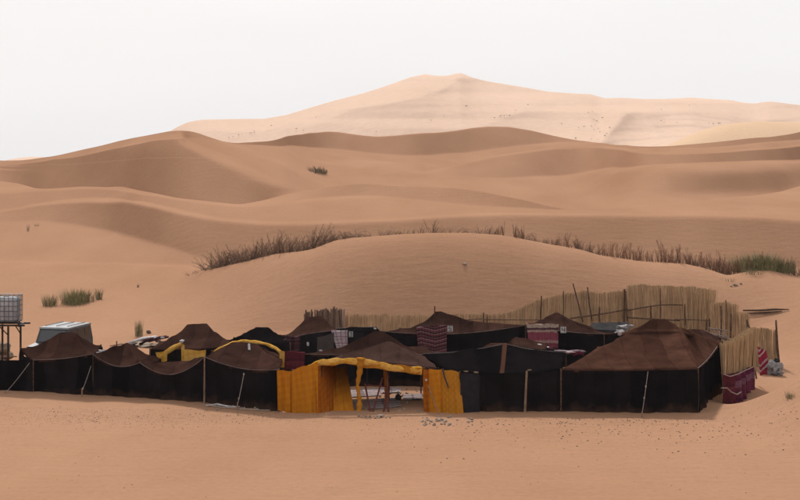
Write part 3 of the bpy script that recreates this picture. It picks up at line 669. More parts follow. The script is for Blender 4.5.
def number_tag(t, u0, v0, u1, v1, Y, ch):
    a, b = P(u0, v0, Y), P(u1, v1, Y); c = (a+b)*.5; wdt, hgt = b.x-a.x, a.z-b.z
    m = MB(); m.box(c, (wdt, .015, hgt)); g = m.build('number_plate', 'tag', t)
    if ch:
        m = MB()
        for p, q in GLY[ch]:
            x0, x1 = sorted((p[0], q[0])); y0, y1 = sorted((p[1], q[1])); th = .16
            m.box((c.x+(x0+x1)/2*wdt*.75, c.y-.012, c.z+(y0+y1)/2*hgt*.75), ((x1-x0+th)*wdt*.75, .010, (y1-y0+th)*hgt*.75))
        m.build('numeral', 'paint_dark', g)
number_tag(t8b, 348.8, 331.5, 353, 337, 76.0, '3')
m = MB(); m.blob(P(308, 344, 75.2), (.07, .02, .11), 1); m.build('rag', 'white_cloth', t8)
m = MB(); m.blob(P(321, 350.5, 75.0), (.10, .05, .04), 1, .4); m.build('rag', 'white_cloth', t8)

# ---- middle
t10, _ = tent('brown tent with blunt peak directly behind the orange gate tent', (302, 354, 69.6), (438, 354, 69.6), (425, 346, 74.5), (345, 346, 74.5), (374, 331.3, 72.0), (382.5, 331.3, 72.0), roof='brown_dark', sags=(.06, .05, .05, .05), k=2.3, seed=12, sides=(0,), edge=(0,))
blanket('maroon cloth hanging beside the yellow trimmed roof end', P(283.5, 352, 68.4), P(305, 352, 68.4), P(304, 369, 68.4), P(284, 370, 68.4), 'maroon', seed=6)
m = MB(); m.blob(P(375, 328.6, 77), (.09, .05, .05), 1); tag(m.build('white_rag', 'white_cloth'), 'tiny white rag on the roof edge above the blunt brown peak', 'rag')

# ---- orange gate tent
C11 = [P(322, 360.5, 63.3), P(437, 368.5, 63.6), P(433, 359, 67.2), P(335, 358, 67.2)]
t11 = thing('gate_tent', 'open brown roofed tent with orange quilted curtains at the camp entrance', 'tent', (0, 66, 0))
roof_mb(C11, P(387, 341.2, 65.2), P(390.5, 341.2, 65.2), (-.10, .03, .05, .05), 1.15, seed=13).build('roof', 'brown_grey', t11, smooth=True)
for (u, v, Y) in ((322, 361, 63.4), (424, 367.5, 63.4), (433, 360, 67.2), (335, 359, 67.2)):
    p = P(u, v, Y); m = MB(); m.tube([(p.x, p.y, -.2), p], .04); m.build('pole', 'wood', t11)
p = P(388.7, 343, 65.2); m = MB(); m.tube([(p.x, p.y, -.2), p], .05); m.build('centre_pole', 'wood', t11)
# valance along the front
band(t11, [P(308, 365, 63.2), P(315, 361.5, 63.1), P(323, 358.8, 63.0), P(340, 358.2, 63.0), P(358, 357.8, 63.0), P(366, 358.8, 63.0), P(380, 361.5, 63.0), P(392, 364.2, 63.0), P(405, 366.6, 63.0), P(422, 367.0, 63.0)], .27, 'yellow', seed=3, ry=.08)
curtain(t11, P(361, 360, 63.0), P(423, 368, 62.95), P(421, 374.5, 62.95), P(362, 367, 63.0), 'ochre_check', 'valance_skirt', .05, 5, 4, 40, 6)
# left curtains
curtain(t11, P(277, 371, 62.55), P(293, 370.5, 62.5), P(294, 413.5, 62.3), P(278, 411, 62.4), 'orange', 'curtain', .10, 15, 1, 40)
curtain(t11, P(292, 370.5, 62.45), P(318, 361.5, 62.9), P(318, 415.5, 62.1), P(292, 414, 62.25), 'orange', 'curtain', .09, 11, 12, 50)
curtain(t11, P(316, 362, 62.9), P(338, 366, 66.0), P(336, 414, 62.6), P(316, 416, 62.05), 'orange_deep', 'curtain', .09, 14, 5, 50)
curtain(t11, P(334, 368, 65.5), P(346, 366, 66), P(355, 411, 62.7), P(333, 414.5, 62.4), 'orange', 'curtain', .09, 15, 8, 40)
# wrapped posts
def wrap(t, pts, rs, m, seed=0):
    mb = MB(); dense, rr = [], []
    for i in range(len(pts)-1):
        for j in range(6): s = j/6; dense.append(lerp(Vector(pts[i]), Vector(pts[i+1]), s)); rr.append(lerp(rs[i], rs[i+1], s)*(1+.18*math.sin((i*6+j)*1.9+seed)))
    dense.append(Vector(pts[-1])); rr.append(rs[-1]); mb.tube(dense, rr, 9); return mb.build('wrapped_post', m, t, smooth=True)
wrap(t11, [P(361, 358, 62.95), P(360, 370, 62.95), P(357.5, 385, 62.95), P(359.5, 400, 62.85), P(359, 414.5, 62.7)], [.16, .12, .07, .09, .15], 'ochre_check', 1)
wrap(t11, [P(385, 370, 65.2), P(386, 385, 65.2), P(386.5, 396, 65.1), P(387.5, 407, 65.0)], [.09, .07, .08, .13], 'ochre_check', 4)
# right curtains
curtain(t11, P(423, 369, 63.0), P(430, 369, 62.7), P(430, 416, 62.2), P(423.5, 415, 62.4), 'orange_deep', 'curtain', .05, 9, 3, 10)
curtain(t11, P(429, 369, 62.7), P(443, 369, 62.7), P(444, 416.5, 62.1), P(429, 416, 62.1), 'orange', 'curtain', .09, 12, 9, 50)
curtain(t11, P(442, 369.5, 62.65), P(459.5, 372, 62.6), P(464, 417, 61.9), P(442.5, 416.5, 62.1), 'ochre_check', 'curtain', .09, 13, 11, 50)
m = MB(); m.tube([P(442.5, 368.5, 62.5), P(444.5, 377, 62.4), P(448.5, 388, 62.3)], [.04, .035, .03]); m.build('tie_strap', 'paint_dark', t11)
m = MB(); m.tube([P(428, 385, 62.4), P(439, 416, 61.8)], .022); m.build('guy_rope', 'wood_pale', t11)
m = MB(); m.blob(P(426.3, 380, 62.55), (.05, .03, .05), 1); m.build('button', 'white_cloth', t11)
# black cloth at the back of the courtyard
bk = thing('cloth_wall', 'black cloth wall at the back of the courtyard seen through the gate', 'cloth wall', P(370, 384, 70.4))
a, b = P(318, 358, 70.4), P(470, 358, 70.4)
wall_mb(a, b, 50, .03, .04, 6).build('wall', 'black', bk, smooth=True)
m = MB(); m.tube([P(338, 384, 69.9), P(390, 383.4, 69.9), P(426, 384.5, 69.9)], .035, 5); m.build('hem_rope', 'rope', bk)

# ---- black tent, centre right
C12 = [P(460, 371.5, 62.5), P(561, 369.5, 62.5), P(566, 352.5, 67.3), P(421, 354.5, 67.3)]
t12 = thing('nomad_tent', 'black roofed tent with brown centre strip right of the orange curtains', 'tent', ((C12[0].x+C12[1].x)/2, 65, 0), 'goat hair tents of the camp')
rp = P(505, 344.5, 67.2)
roof_mb(C12, rp+Vector((-.02, 0, 0)), rp+Vector((.02, 0, 0)), (.12, .1, .08, .1), 1.02, seed=15, wr=.05).build('roof', 'roof_black', t12, smooth=True)
roof_mb([P(478, 350, 67.3), P(545, 350, 67.3), P(548, 343, 72), P(490, 343, 72)], rp, P(516, 336.5, 70), (0, 0, 0, 0), 1.2, seed=2).build('rear_roof', 'brown_dark', t12, smooth=True)
# brown strip down the slope
rows, uvs = [], []
for i in range(13):
    t = i/12; a = lerp(P(502.5, 344.2, 67.1), P(499.5, 374, 62.45), t); b = lerp(P(507, 344.2, 67.1), P(504, 374, 62.45), t)
    dz = .035-.09*math.sin(math.pi*t); rows.append([a+Vector((0, -.02, dz)), b+Vector((0, -.02, dz))]); uvs.append([(0, a.z), (.2, b.z)])
m = MB(); m.grid(rows, uvs); m.build('centre_strip', 'brown', t12, smooth=True)
wall_mb(C12[0]-Vector((0, 0, .03)), C12[1]-Vector((0, 0, .03)), 60, .12, .06, 4).build('wall', 'black', t12, smooth=True)
wall_mb(P(460, 372, 62.4), P(479, 374, 62.45), 14, .0, .05, 2, fringe=.20).build('end_panel', 'grey_cloth', t12, smooth=True)
for c in C12: m = MB(); m.tube([(c.x, c.y+.02, -.2), c], .035); m.build('corner_pole', 'wood', t12)
m = MB(); m.tube([P(525, 415, 62.2), P(525.6, 395, 62.25), P(526.8, 371, 62.35)], [.055, .05, .045]); m.build('front_pole', 'wood_pale', t12)
for (a, b) in (((424, 354.2, 67.2), (505, 344.3, 67.1)), ((505, 344.3, 67.1), (566, 352.3, 67.2))):
    a, b = P(*a), P(*b); pts = [lerp(a, b, j/10)-Vector((0, .03, .10*math.sin(math.pi*j/10)-.03)) for j in range(11)]
    m = MB(); m.tube(pts, .018, 5); m.build('edge_seam', 'seam', t12)
for (u, v) in ((466, 371.3), (476, 372.6), (529, 370)): m = MB(); m.blob(P(u, v, 62.35), (.10, .05, .035), 1, .4, u); m.build('rag', 'wood_pale', t12, smooth=True)

# ---- row three
t13, _ = tent('long black walled tent with a small pointed peak at its left end, behind the centre', (384, 331.5, 77.6), (526, 325, 78), (520, 325.5, 83), (400, 328, 83), (435.5, 311.4, 80.6), (441, 311.6, 80.6), roof='brown_dark', sags=(.28, .05, .1, .05), k=3.6, seed=17, sides=(0, 1), edge=(0,))
m = MB(); m.tube([P(434.6, 318, 80.4), P(434.8, 306, 80.4)], .035); m.build('pole_tip', 'wood_red', t13)
blanket('zigzag striped pink and black blanket on the long black tent wall', P(416.5, 327, 77.1), P(446.8, 325, 77.1), P(446.5, 352.5, 77.0), P(418.5, 352.5, 77.0), 'plaid_zig', seed=4)
number_tag(t13, 447.5, 325.8, 452.8, 331.6, 76.9, '5')
t14, _ = tent('brown peaked tent with a black wall right of the banded pink blanket', (526, 325, 76.8), (604, 334, 75.6), (624, 331, 81), (535, 325, 82), (555, 312.6, 79.6), (558.5, 312.8, 79.6), roof='brown_dark', sags=(.10, .05, .05, .05), k=2.0, seed=18, sides=(0, 1), edge=(0,))
blanket('pink, cream and black banded blanket on the right-hand black tent wall', P(526.5, 323.5, 76.4), P(558.5, 324.5, 76.3), P(558, 348, 76.2), P(529, 347, 76.3), 'plaid_band', seed=7)
number_tag(t14, 560.6, 326.8, 566.2, 333, 75.7, '4')
t15, _ = tent('small grey tarpaulin shelter below the reed fence poles', (588, 329, 80), (630, 331, 79.5), (628, 322, 84), (592, 323, 84), (604, 322.5, 82), (616, 322, 82), roof='tarp_grey', wall='tarp_grey', sags=(0, 0, 0, 0), k=1.2, seed=19, sides=(0,), group=None)

# ---- big tent at the right
t16, C16 = tent('largest tent with sunlit brown striped roof, front right', (561, 369.5, 62.4), (698, 368.5, 62.2), (722, 341.5, 70.5), (598, 347, 70.5), (634, 328.6, 67.0), (682, 327.2, 67.0), roof='brown', sags=(.04, .10, .05, .05), k=1.22, seed=21, sides=(0, 1, 3), folds=.07, edge=None)
roof_mb([P(622, 334.5, 66.5), P(694, 334, 66.5), P(692, 330.5, 69), P(624, 331.5, 69)], P(649.5, 319.6, 67.2), P(666, 319, 67.2), (-.16, 0, 0, 0), 1.5, seed=4).build('peak_cap', 'brown', t16, smooth=True)
guy(t16, P(648, 371.5, 62.1), P(642, 414.5, 61.0), (.35, .62))
m = MB(); m.tube([P(655, 369.6, 62.1), P(659, 369.4, 62.1)], .05); m.build('seam_patch', 'brown_dark', t16)
m = MB(); m.tube([P(700, 349.6, 68.1), P(712, 347.2, 69.2)], .03); m.build('patch_stitch', 'wood_pale', t16)
m = MB(); pts = [lerp(P(698, 368.3, 62.15), P(717, 347, 68.5), j/8)-Vector((0, .02, .09*math.sin(math.pi*j/8)-.02)) for j in range(9)]; m.tube(pts, .014, 5); m.build('edge_seam', 'seam', t16)
t17, _ = tent('dark low roof peeking out behind the right shoulder of the largest tent', (672, 338, 72), (722, 343, 71.5), (718, 336, 76), (676, 336, 76), (688, 329.8, 74), (703, 329.6, 74), roof='brown_dark', sags=(0, 0, 0, 0), k=1.3, seed=22, sides=(0, 1))

# ------------------------------------------------------------------ reed fences
def reed_fence(label, pts, m='reed', spacing=.035, r=.016, jit=.10, gaps=0, layers=2, group=None, wood=(), name='reed_fence', lean=.03, bottoms=None):
    """pts: list of (u, vtop, Y, zbottom or None)"""
    W = [P(u, v, Y) for u, v, Y, _ in pts]; zb_ = [z for *_, z in pts]
    mid = W[len(W)//2]; t = thing(name, label, 'fence', (mid.x, mid.y, ground(mid.x, mid.y)), group)
    mb = MB(); cnt = 0
    for i in range(len(W)-1):
        a, b = W[i], W[i+1]; L = math.hypot(b.x-a.x, b.y-a.y); n = int(L/spacing)
        nr = Vector((b.y-a.y, -(b.x-a.x), 0)).normalized()
        for lay in range(layers):
            for j in range(n):
                if random.random() < gaps: continue
                s = (j+random.random())/n; top = lerp(a, b, s); bz = ground(top.x, top.y)-.1 if zb_[i] is None else lerp(zb_[i], zb_[i+1] if zb_[i+1] is not None else zb_[i], s)
                bund = .06*mnoise.noise(Vector((s*L*2.3, i*7, 1)))
                zt = top.z+random.gauss(0, jit)*.6+bund; h = zt-bz; lx = random.gauss(0, lean)*h; rr = r*random.uniform(.9, 1.5)
                off = nr*(lay*.025+random.uniform(-.008, .008)); base = Vector((top.x, top.y, bz))+off; tp = Vector((top.x+lx, top.y+random.gauss(0, .02), zt))+off
                d = (b-a); d.z = 0; d.normalize()
                vs = []
                for q, p in enumerate((base, tp)):
                    w_ = rr if q == 0 else rr*.6
                    vs += [p+d*w_, p-nr*w_*-1, p-d*w_, p-nr*w_]
                mb.add(vs, [(0, 1, 5, 4), (1, 2, 6, 5), (2, 3, 7, 6), (3, 0, 4, 7)])
    mb.build('reed_panel', m, t, kind='stuff')
    for (nm, A, B, rr) in wood:
        q = MB(); A_, B_ = P(*A), P(*B); mid_ = lerp(A_, B_, .5)+Vector((random.uniform(-.03, .03), 0, random.uniform(-.03, .03))); q.tube([A_, mid_, B_], [rr, rr*.95, rr*.8]); q.build(nm, 'wood', t)
    return t
reed_fence('fence of grey uneven stakes behind the high narrow tent peak', [(305, 312, 87, None), (318, 311.5, 87, None), (330, 310, 87, None), (344, 308.5, 87, None)], 'reed_old', .075, .05, .10, .05, 2, lean=.02,
           wood=[('stake', (306+i*5.5+random.random()*2, 330, 86.9), (306+i*5.5, 309.5+random.random()*2.5-i*.25, 86.9), .055) for i in range(7)])
reed_fence('low sparse reed fence behind the middle tents', [(343, 315, 87.5, None), (380, 314.5, 87.5, None), (420, 316, 87.6, None), (470, 314, 87.8, None), (502, 314.5, 88, None)], 'reed', .034, .018, .10, .04, 3, lean=.035,
           wood=[('rail', (442, 321, 87.3), (484, 318.5, 87.4), .03), ('post', (483.5, 327, 87.2), (483.5, 312.5, 87.2), .045), ('rail', (484, 319.5, 87.2), (541, 320, 87.4), .03), ('post', (486.5, 325, 87.3), (487.5, 314, 87.3), .03)])
reed_fence('reed fence rising step by step towards the right behind the black tents', [(500, 314.5, 88, None), (520, 309, 88, None), (530, 303.5, 88, None), (541, 299.5, 88, None), (560, 295, 88, None), (585, 291, 88, None), (600, 293, 88, None), (629, 290, 88, None)], 'reed', .030, .018, .07, 0, 3,
           wood=[('post', (540.5, 325, 87.7), (541.5, 296, 87.7), .05), ('post', (563, 325, 87.7), (563.5, 291, 87.7), .035), ('pole', (583, 322, 87.6), (573, 283.5, 87.5), .045), ('pole', (592, 321, 87.7), (587.5, 287, 87.6), .045),
                 ('rail', (570, 318.5, 87.5), (628, 309.5, 87.5), .045), ('post', (600, 327, 87.2), (599.5, 307, 87.2), .06), ('post', (624, 329, 87.3), (624.5, 289, 87.3), .065), ('post', (628.5, 330, 87.2), (625.5, 291, 87.2), .05), ('prop', (584, 332, 87), (540, 322, 87.2), .03)])
reed_fence('tallest straight reed fence behind the largest tent', [(628, 285.5, 87.6, None), (640, 284.5, 87.6, None), (665, 286, 87.6, None), (690, 286.5, 87.6, None), (714, 290, 87.6, None)], 'reed', .030, .018, .03, 0, 3,
           wood=[('rail', (627, 310.5, 87.2), (660, 305, 87.2), .04), ('rail', (660, 305, 87.2), (683, 305, 87.2), .04), ('rail', (628, 317.5, 87.0), (680, 320.5, 87.0), .05), ('post', (660.5, 320, 87.1), (660.3, 288, 87.1), .04), ('post', (651, 318, 87.1), (651, 305.5, 87.1), .06),
                 ('post', (685.5, 325, 87.1), (685, 304, 87.1), .04), ('rail', (675, 319.5, 86.9), (714, 321, 86.9), .03)])
for i, (u, v) in enumerate(((690, 324), (700, 322), (708, 323), (712, 325))): pass
reed_fence('leaning golden reed bundles at the back right corner of the camp', [(684, 287.5, 87.2, None), (700, 288.5, 87.1, None), (713.5, 290, 87.0, None)], 'reed_gold', .045, .018, .06, .1, 1, lean=.09,
           wood=[('post', (706+i*3, 332, 86.6), (706+i*3+.4, 319-i*.5, 86.6), .045) for i in range(3)])
reed_fence('reed fence stepping down along the right side behind the largest tent', [(712.5, 303, 85.5, None), (725, 302, 84.5, None), (737, 304.5, 83.5, None)], 'reed', .030, .018, .03, 0, 3, wood=[('post', (721, 337, 83.6), (721, 306, 83.6), .05), ('post', (730.5, 338, 83.2), (731, 314, 83.2), .05), ('post', (725.8, 300, 84.2), (725.8, 330, 84.2), .03)])
reed_fence('short lower reed fence beside the dune slope, right rear', [(737, 311.5, 83.2, None), (749, 313.5, 82.0, None)], 'reed', .030, .018, .03, 0, 3, wood=[('post', (748, 345, 81.5), (747, 320, 81.5), .04)])
reed_fence('golden reed screen above the maroon cloths at the right side', [(723.5, 343, 65.6, None), (733, 340, 67.0, None), (743, 333, 69.0, None), (753, 327.5, 71.5, None)], 'reed_gold', .030, .018, .04, 0, 3,
           wood=[('post', (752, 383, 70.5), (751.5, 350, 70.6), .05), ('post', (756.5, 379, 72), (751.5, 347, 72), .04)])
reed_fence('end screen of the reed fence with a crooked post beside the red and white cloth', [(747, 327, 76.8, None), (760, 328, 77, None), (777, 330, 77.2, None)], 'reed_gold', .030, .018, .04, 0, 3,
           wood=[('post', (779, 364, 77), (776.5, 329, 77), .06), ('post_tip', (776.5, 330, 77), (776, 320, 77), .05), ('post_tip', (750, 330, 76.7), (746.5, 319.5, 76.7), .05)])
# grey slatted rack at the corner
rk = thing('slatted_rack', 'grey slatted rack leaning inside the right rear fence corner', 'rack', P(718, 345, 80))
for i in range(4):
    m = MB(); a, b = P(712+i*4.2, 328+i*1.8, 80-.3*i), P(718+i*4.2, 341+i*.6, 79.6-.3*i); m.tube([a, b], .03); m.build('slat', 'seam', rk)
for dv in (0, 5): m = MB(); m.tube([P(708, 328+dv, 80), P(728, 331+dv*1.3, 79)], .035); m.build('rail', 'seam', rk)
m = MB(); m.tube([P(702, 330, 79.8), P(717, 337, 79.2), P(738, 342.5, 78.5)], .05); m.build('beam', 'wood', rk)

# cloths on the right side
for i, (tl, tr, br, bl, mm, lab) in enumerate([
    ((722, 374, 65.0), (737, 374, 66.0), (737, 405, 65.8), (721, 408, 64.8), 'maroon', 'dark maroon cloth tied with rope under the golden reeds'),
    ((736, 373.5, 66.2), (744.5, 371, 67.5), (744, 398, 67.3), (737.5, 403, 66.3), 'maroon_purple', 'plum and lilac cloth hanging between maroon and striped cloths'),
    ((744, 371, 67.8), (753, 366.5, 69.5), (752, 389, 69.3), (744.5, 394, 67.8), 'maroon_purple', 'faded plum cloth at the far end under the golden reeds')]):
    blanket(lab, P(*tl), P(*tr), P(*br), P(*bl), mm, .20, i*3+1, nf=7)
m = MB(); m.tube([P(721, 388, 64.5), P(727, 388, 64.7), P(731, 392, 64.9), P(737, 394.5, 65.3), P(741, 392, 66.2)], .025, 5); tag(m.build('rope', 'rope'), 'pale rope tied across the maroon cloth at the right side', 'rope')
m = MB(); m.tube([P(723.5, 374, 64.8), P(730, 376.5, 65.2), P(738, 374, 66), P(745, 370.5, 67.5), P(753, 367, 69.3)], .02, 5); tag(m.build('rope', 'rope'), 'pale rope along the top of the maroon and plum cloths', 'rope')
blanket('red and white cloth hanging on the end of the reed fence', P(757.5, 347, 75.6), P(766, 350, 75.6), P(770, 374, 75), P(760, 376.5, 74.6), 'red_white', .09, 2, nf=8)
m = MB(); m.blob(P(775, 369, 74.8), (.32, .25, .32), 3, .5, 3); m.blob(P(779.5, 373, 74.6), (.18, .15, .14), 3, .5, 5); tag(m.build('foil_bundle', 'foil'), 'crinkled silver grey bundle at the end of the reed fence', 'bundle')
m = MB(); m.blob(P(776, 361, 74.9), (.14, .12, .16), 2, .5, 4); tag(m.build('rag_bundle', 'tarp_grey'), 'grey rag heap on top of the silver bundle', 'rag')

# bundles lying on roofs
def crumple(lab, u, v, Y, r, m_, seed, name='cloth_bundle', cat='bundle'):
    m = MB(); m.blob(P(u, v, Y), r, 3, .55, seed); return tag(m.build(name, m_), lab, cat)
crumple('white crumpled bundle on the grey shelter below the crossed poles', 624, 327.5, 78.6, (.32, .15, .16), 'foil', 2)
crumple('small white bundle on the roof corner, right of the grey shelter', 619.5, 332, 78.4, (.22, .12, .12), 'white_cloth', 4)
crumple('white cloth bundle lying on the black roof below the banded blanket', 538, 347.3, 70.4, (.38, .2, .10), 'white_cloth', 5)
crumple('flat pinkish cloth spread on the black roof edge', 570, 351.5, 69, (.50, .2, .07), 'plaid_pale', 6)
crumple('rust coloured rag on the roof left of the largest tent', 578, 354, 68.6, (.24, .12, .08), 'maroon', 8)
crumple('dark red rolled rug on the black roof below the banded blanket', 551, 348.8, 69.8, (.30, .12, .07), 'plaid_dark', 9)

# ------------------------------------------------------------------ courtyard things
def xyz(u, v): return hit(u, v)
rugs = [((342, 391), (378, 389), (381, 396), (345, 398), 'pale striped rug on the sand just inside the gate, left'), ((366, 400), (398, 398), (402, 407), (368, 410), 'pale rug behind the wooden trestle'),
        ((379, 388.5), (401, 388), (401, 393), (381, 394), 'pale rug by the back wall of the courtyard'), ((344, 402), (362, 401), (364, 409), (347, 410), 'small rug behind the left wrapped post'), ((402, 395), (422, 394), (422, 400), (404, 401), 'pale rug near the kettle beside the right curtain')]
for a, b, c, d, lab in rugs:
    q = [xyz(*x) for x in (a, b, c, d)]; rows, uvs = [], []
    for i in range(9):
        r, uu_ = [], []
        for j in range(13):
            p = lerp(lerp(q[0], q[1], j/12), lerp(q[3], q[2], j/12), i/8); p.z = ground(p.x, p.y)+.03+.05*max(0, mnoise.noise(Vector((p.x*2, p.y*2, 0)))); r.append(p); uu_.append((j/12*1.6, i/8*1.8))
        rows.append(r); uvs.append(uu_)
    m = MB(); m.grid(rows, uvs); m.grid([[Vector((p.x, p.y, p.z-.02)) for p in r] for r in rows], uvs); tag(m.build('rug', 'rug', smooth=True), lab, 'rug', 'rugs in the courtyard')
tr = thing('trestle', 'reddish wooden trestle of crossed poles standing in the gate', 'trestle', xyz(379, 415))
for a, b in (((365, 384, 63.6), (371, 415.5, 62.3)), ((382.5, 378, 63.6), (371.8, 415.5, 62.3)), ((388, 385, 63.4), (383, 415.5, 62.2)), ((387, 373, 63.6), (388.6, 415, 62.2))):
    m = MB(); m.tube([P(*a), P(*b)], .038); m.build('leg', 'wood_red', tr)
m = MB(); m.tube([P(382.5, 393, 63.1), P(391.5, 393.5, 63.1)], .035); m.build('crossbar', 'wood_red', tr)
m = MB(); m.tube([P(365.5, 385, 63.6), P(388, 386.5, 63.5)], .03); m.build('crossbar', 'wood_red', tr)
m = MB(); m.tube([P(367.3, 367, 63.8), P(366.8, 386, 63.6)], .045); tag(m.build('hanging_cloth', 'grey_cloth'), 'narrow slate cloth hanging beside the left wrapped post', 'cloth')
bn = thing('low_bench', 'long low dark red bench behind the trestle', 'bench', P(380, 408, 64.6))
m = MB(); a, b = P(362, 403.5, 65), P(398, 404, 65); m.box(lerp(a, b, .5), (b.x-a.x, .35, .07)); m.build('seat', 'wood_red', bn)
for u in (365, 395):
    for dy in (-.12, .12): p = P(u, 404, 65); m = MB(); m.tube([(p.x, p.y+dy, p.z-.02), (p.x, p.y+dy, ground(p.x, p.y)-.03)], .025); m.build('leg', 'wood_red', bn)
kt = thing('tea_kettle', 'small blackened kettle on the ground right of the trestle', 'kettle', P(407.5, 401, 65.5)); kt.location = xyz(397.5, 401); kt['_w'] = tuple(kt.location)
for (u, nm) in ((0, 0),):
    c = Vector(kt['_w']); c = P(398.5, 400, c.y); 
base = xyz(406.5, 401.5) or P(406.5, 401.5, 65); kt.location = (base.x-.35, base.y+.4, base.z); kt['_w'] = tuple(kt.location); c = Vector(kt['_w'])
m = MB(); m.tube([c+Vector((0, 0, z)) for z in (0, .05, .14, .22, .26)], [.09, .13, .13, .08, .05], 12); m.build('body', 'metal_dark', kt, smooth=True)
m = MB(); m.tube([c+Vector((.10, 0, .12)), c+Vector((.2, 0, .2)), c+Vector((.22, 0, .26))], [.03, .02, .015]); m.build('spout', 'metal_dark', kt)
m = MB(); m.tube([c+Vector((-.09*math.cos(a)-0, 0, .24+.11*math.sin(a))) for a in [math.pi*i/8 for i in range(9)]], .012, 5); m.build('handle', 'metal_dark', kt)
m = MB(); m.blob(c+Vector((0, 0, .28)), .03, 1, 0); m.build('lid_knob', 'metal_dark', kt)
# rounded box/cushion inside left curtain
c = P(347, 398, 66.5); m = MB(); m.blob(c, (.28, .22, .14), 3, .3, 1); tag(m.build('cushion', 'plaid_pale', smooth=True), 'pale cushion on the ground beside the left curtain', 'cushion')
c = P(345, 392, 67.5); m = MB(); m.blob(c, (.16, .14, .12), 2, .3, 5); tag(m.build('cushion', 'white_cloth', smooth=True), 'white cushion behind the left curtain', 'cushion')

# stones and litter
def stone_mesh(seed, sub=1):
    m = MB(); m.blob((0, 0, 0), (1, .8, .6), sub, .35, seed); o = m.build('tmp', 'stone'); me = o.data; bpy.data.objects.remove(o); return me
SM = [stone_mesh(i) for i in range(5)]
def scatter_stones(n, u0, u1, v0, v1, s0, s1, label, group):
    for i in range(n):
        p = xyz(random.uniform(u0, u1), random.uniform(v0, v1)); s = random.uniform(s0, s1)
        o = child('stone', SM[i % 5], None, world=p+Vector((0, 0, s*.3)), rot=(random.random(), random.random(), random.random()*6), scale=(s, s, s)); tag(o, label, 'stone', group)
scatter_stones(38, 421, 474, 417, 426, .04, .09, 'pale stone in the litter at the foot of the right orange curtain', 'pale stones by the right curtain')
scatter_stones(40, 346, 422, 389, 413, .04, .08, 'pale stone lying among the rugs inside the gate', 'pale stones in the courtyard')
scatter_stones(14, 358, 392, 416, 419, .04, .08, 'pale stone in front of the trestle', 'pale stones in front of the trestle')
scatter_stones(22, 205, 262, 405.8, 411, .04, .09, 'pale stone in the line of litter before the left tents', 'pale stones by the left tents')
p = xyz(380, 417.5); o = child('stone', SM[2], None, world=p+Vector((0, 0, .06)), scale=(.17, .12, .11)); tag(o, 'largest grey stone, in the gap of the gate', 'stone')
p = xyz(465, 264.5); o = child('stone', SM[1], None, world=p+Vector((0, 0, .04)), scale=(.16, .12, .12)); tag(o, 'lone pale stone high on the near dune face', 'stone')
for k, (u, v, s) in enumerate(((736, 285.5, .16), (741, 284, .10), (731, 286.5, .08))):
    p = xyz(u, v); o = child('stone', SM[k], None, world=p+Vector((0, 0, .04)), scale=(s, s, s*.8)); tag(o, ('largest pale stone near the saddle above the right fence', 'smaller stone right of the pale stone above the right fence', 'small stone left of the pale stone above the right fence')[k], 'stone')
# rope litter at left
m = MB(); pts = [xyz(u, v)+Vector((0, 0, .05)) for u, v in ((203, 406), (212, 407), (220, 408.5), (232, 409), (243, 410.5), (256, 411), (270, 411.5))]; m.tube(pts, .02, 6); tag(m.build('rope', 'rope'), 'pale rope lying along the sand before the left tents', 'rope')
m = MB(); pts = [xyz(u, v)+Vector((0, 0, .06)) for u, v in ((206, 407), (217, 405.7), (229, 408), (240, 408.2))]; m.tube(pts, [.03, .045, .035, .02], 6); tag(m.build('cloth_strip', 'white_cloth'), 'dirty white cloth strip on the sand before the left tents', 'rag')

# pole lying on the dune
m = MB(); pts = [xyz(743, 312.5)+Vector((0, 0, .12)), xyz(760, 312.5)+Vector((0, 0, .12)), xyz(775, 312)+Vector((0, 0, .15)), xyz(789, 311)+Vector((0, 0, .08))]; m.tube(pts, [.05, .06, .07, .03]); tag(m.build('pole', 'wood'), 'dark pole lying on the slope beyond the right rear fence, upper one', 'pole')
m = MB(); pts = [xyz(741, 315)+Vector((0, 0, .08)), xyz(765, 314.6)+Vector((0, 0, .12)), xyz(782, 312.6)+Vector((0, 0, .08))]; m.tube(pts, [.03, .07, .03]); tag(m.build('pole', 'wood'), 'thinner pole lying just below the other on the slope', 'pole')

# junk heap at left between tents
jk = thing('pole_heap', 'heap of tent poles, sheets and rugs on the sand behind the left tents', 'heap', xyz(148, 348))
for k, (a, b, mm, r) in enumerate((((128, 343), (156, 336.5), 'white_cloth', .08), ((132, 346), (160, 338), 'plaid_dark', .12), ((140, 344), (166, 336.5), 'brown_dark', .10), ((110, 346), (131, 344), 'wood_pale', .04), ((150, 341), (168, 337), 'plaid_dark', .09))):
    m = MB(); A, B = P(*a, 76), P(*b, 79); m.tube([A, lerp(A, B, .5)+Vector((0, 0, .05)), B], [r*.6, r, r*.6], 8); m.build(('sheet_roll', 'rug_roll', 'rug_roll', 'pole', 'rug_roll')[k], mm, jk, smooth=True)
m = MB(); m.blob(P(157, 339, 77.5), (.25, .2, .13), 3, .5, 2); m.build('sheet', 'foil', jk)
m = MB(); m.blob(P(148, 345, 76.5), (.8, .6, .12), 3, .4, 3); m.build('rug_pile', 'tarp_beige', jk)
m = MB(); m.tube([P(117, 352, 74), P(116.6, 341, 74)], .03); tag(m.build('thin_post', 'wood'), 'thin upright post between the two leftmost tent peaks', 'post')
crumple('grey bundle in the gap between the two leftmost tents', 103, 352, 67.6, (.25, .15, .10), 'white_cloth', 4)
p = xyz(149, 333.5); m = MB(); m.blob(p+Vector((0, 0, .08)), (.14, .1, .1), 2, .4); tag(m.build('stone', 'pebble'), 'dark stone on the sand behind the left tents', 'stone')

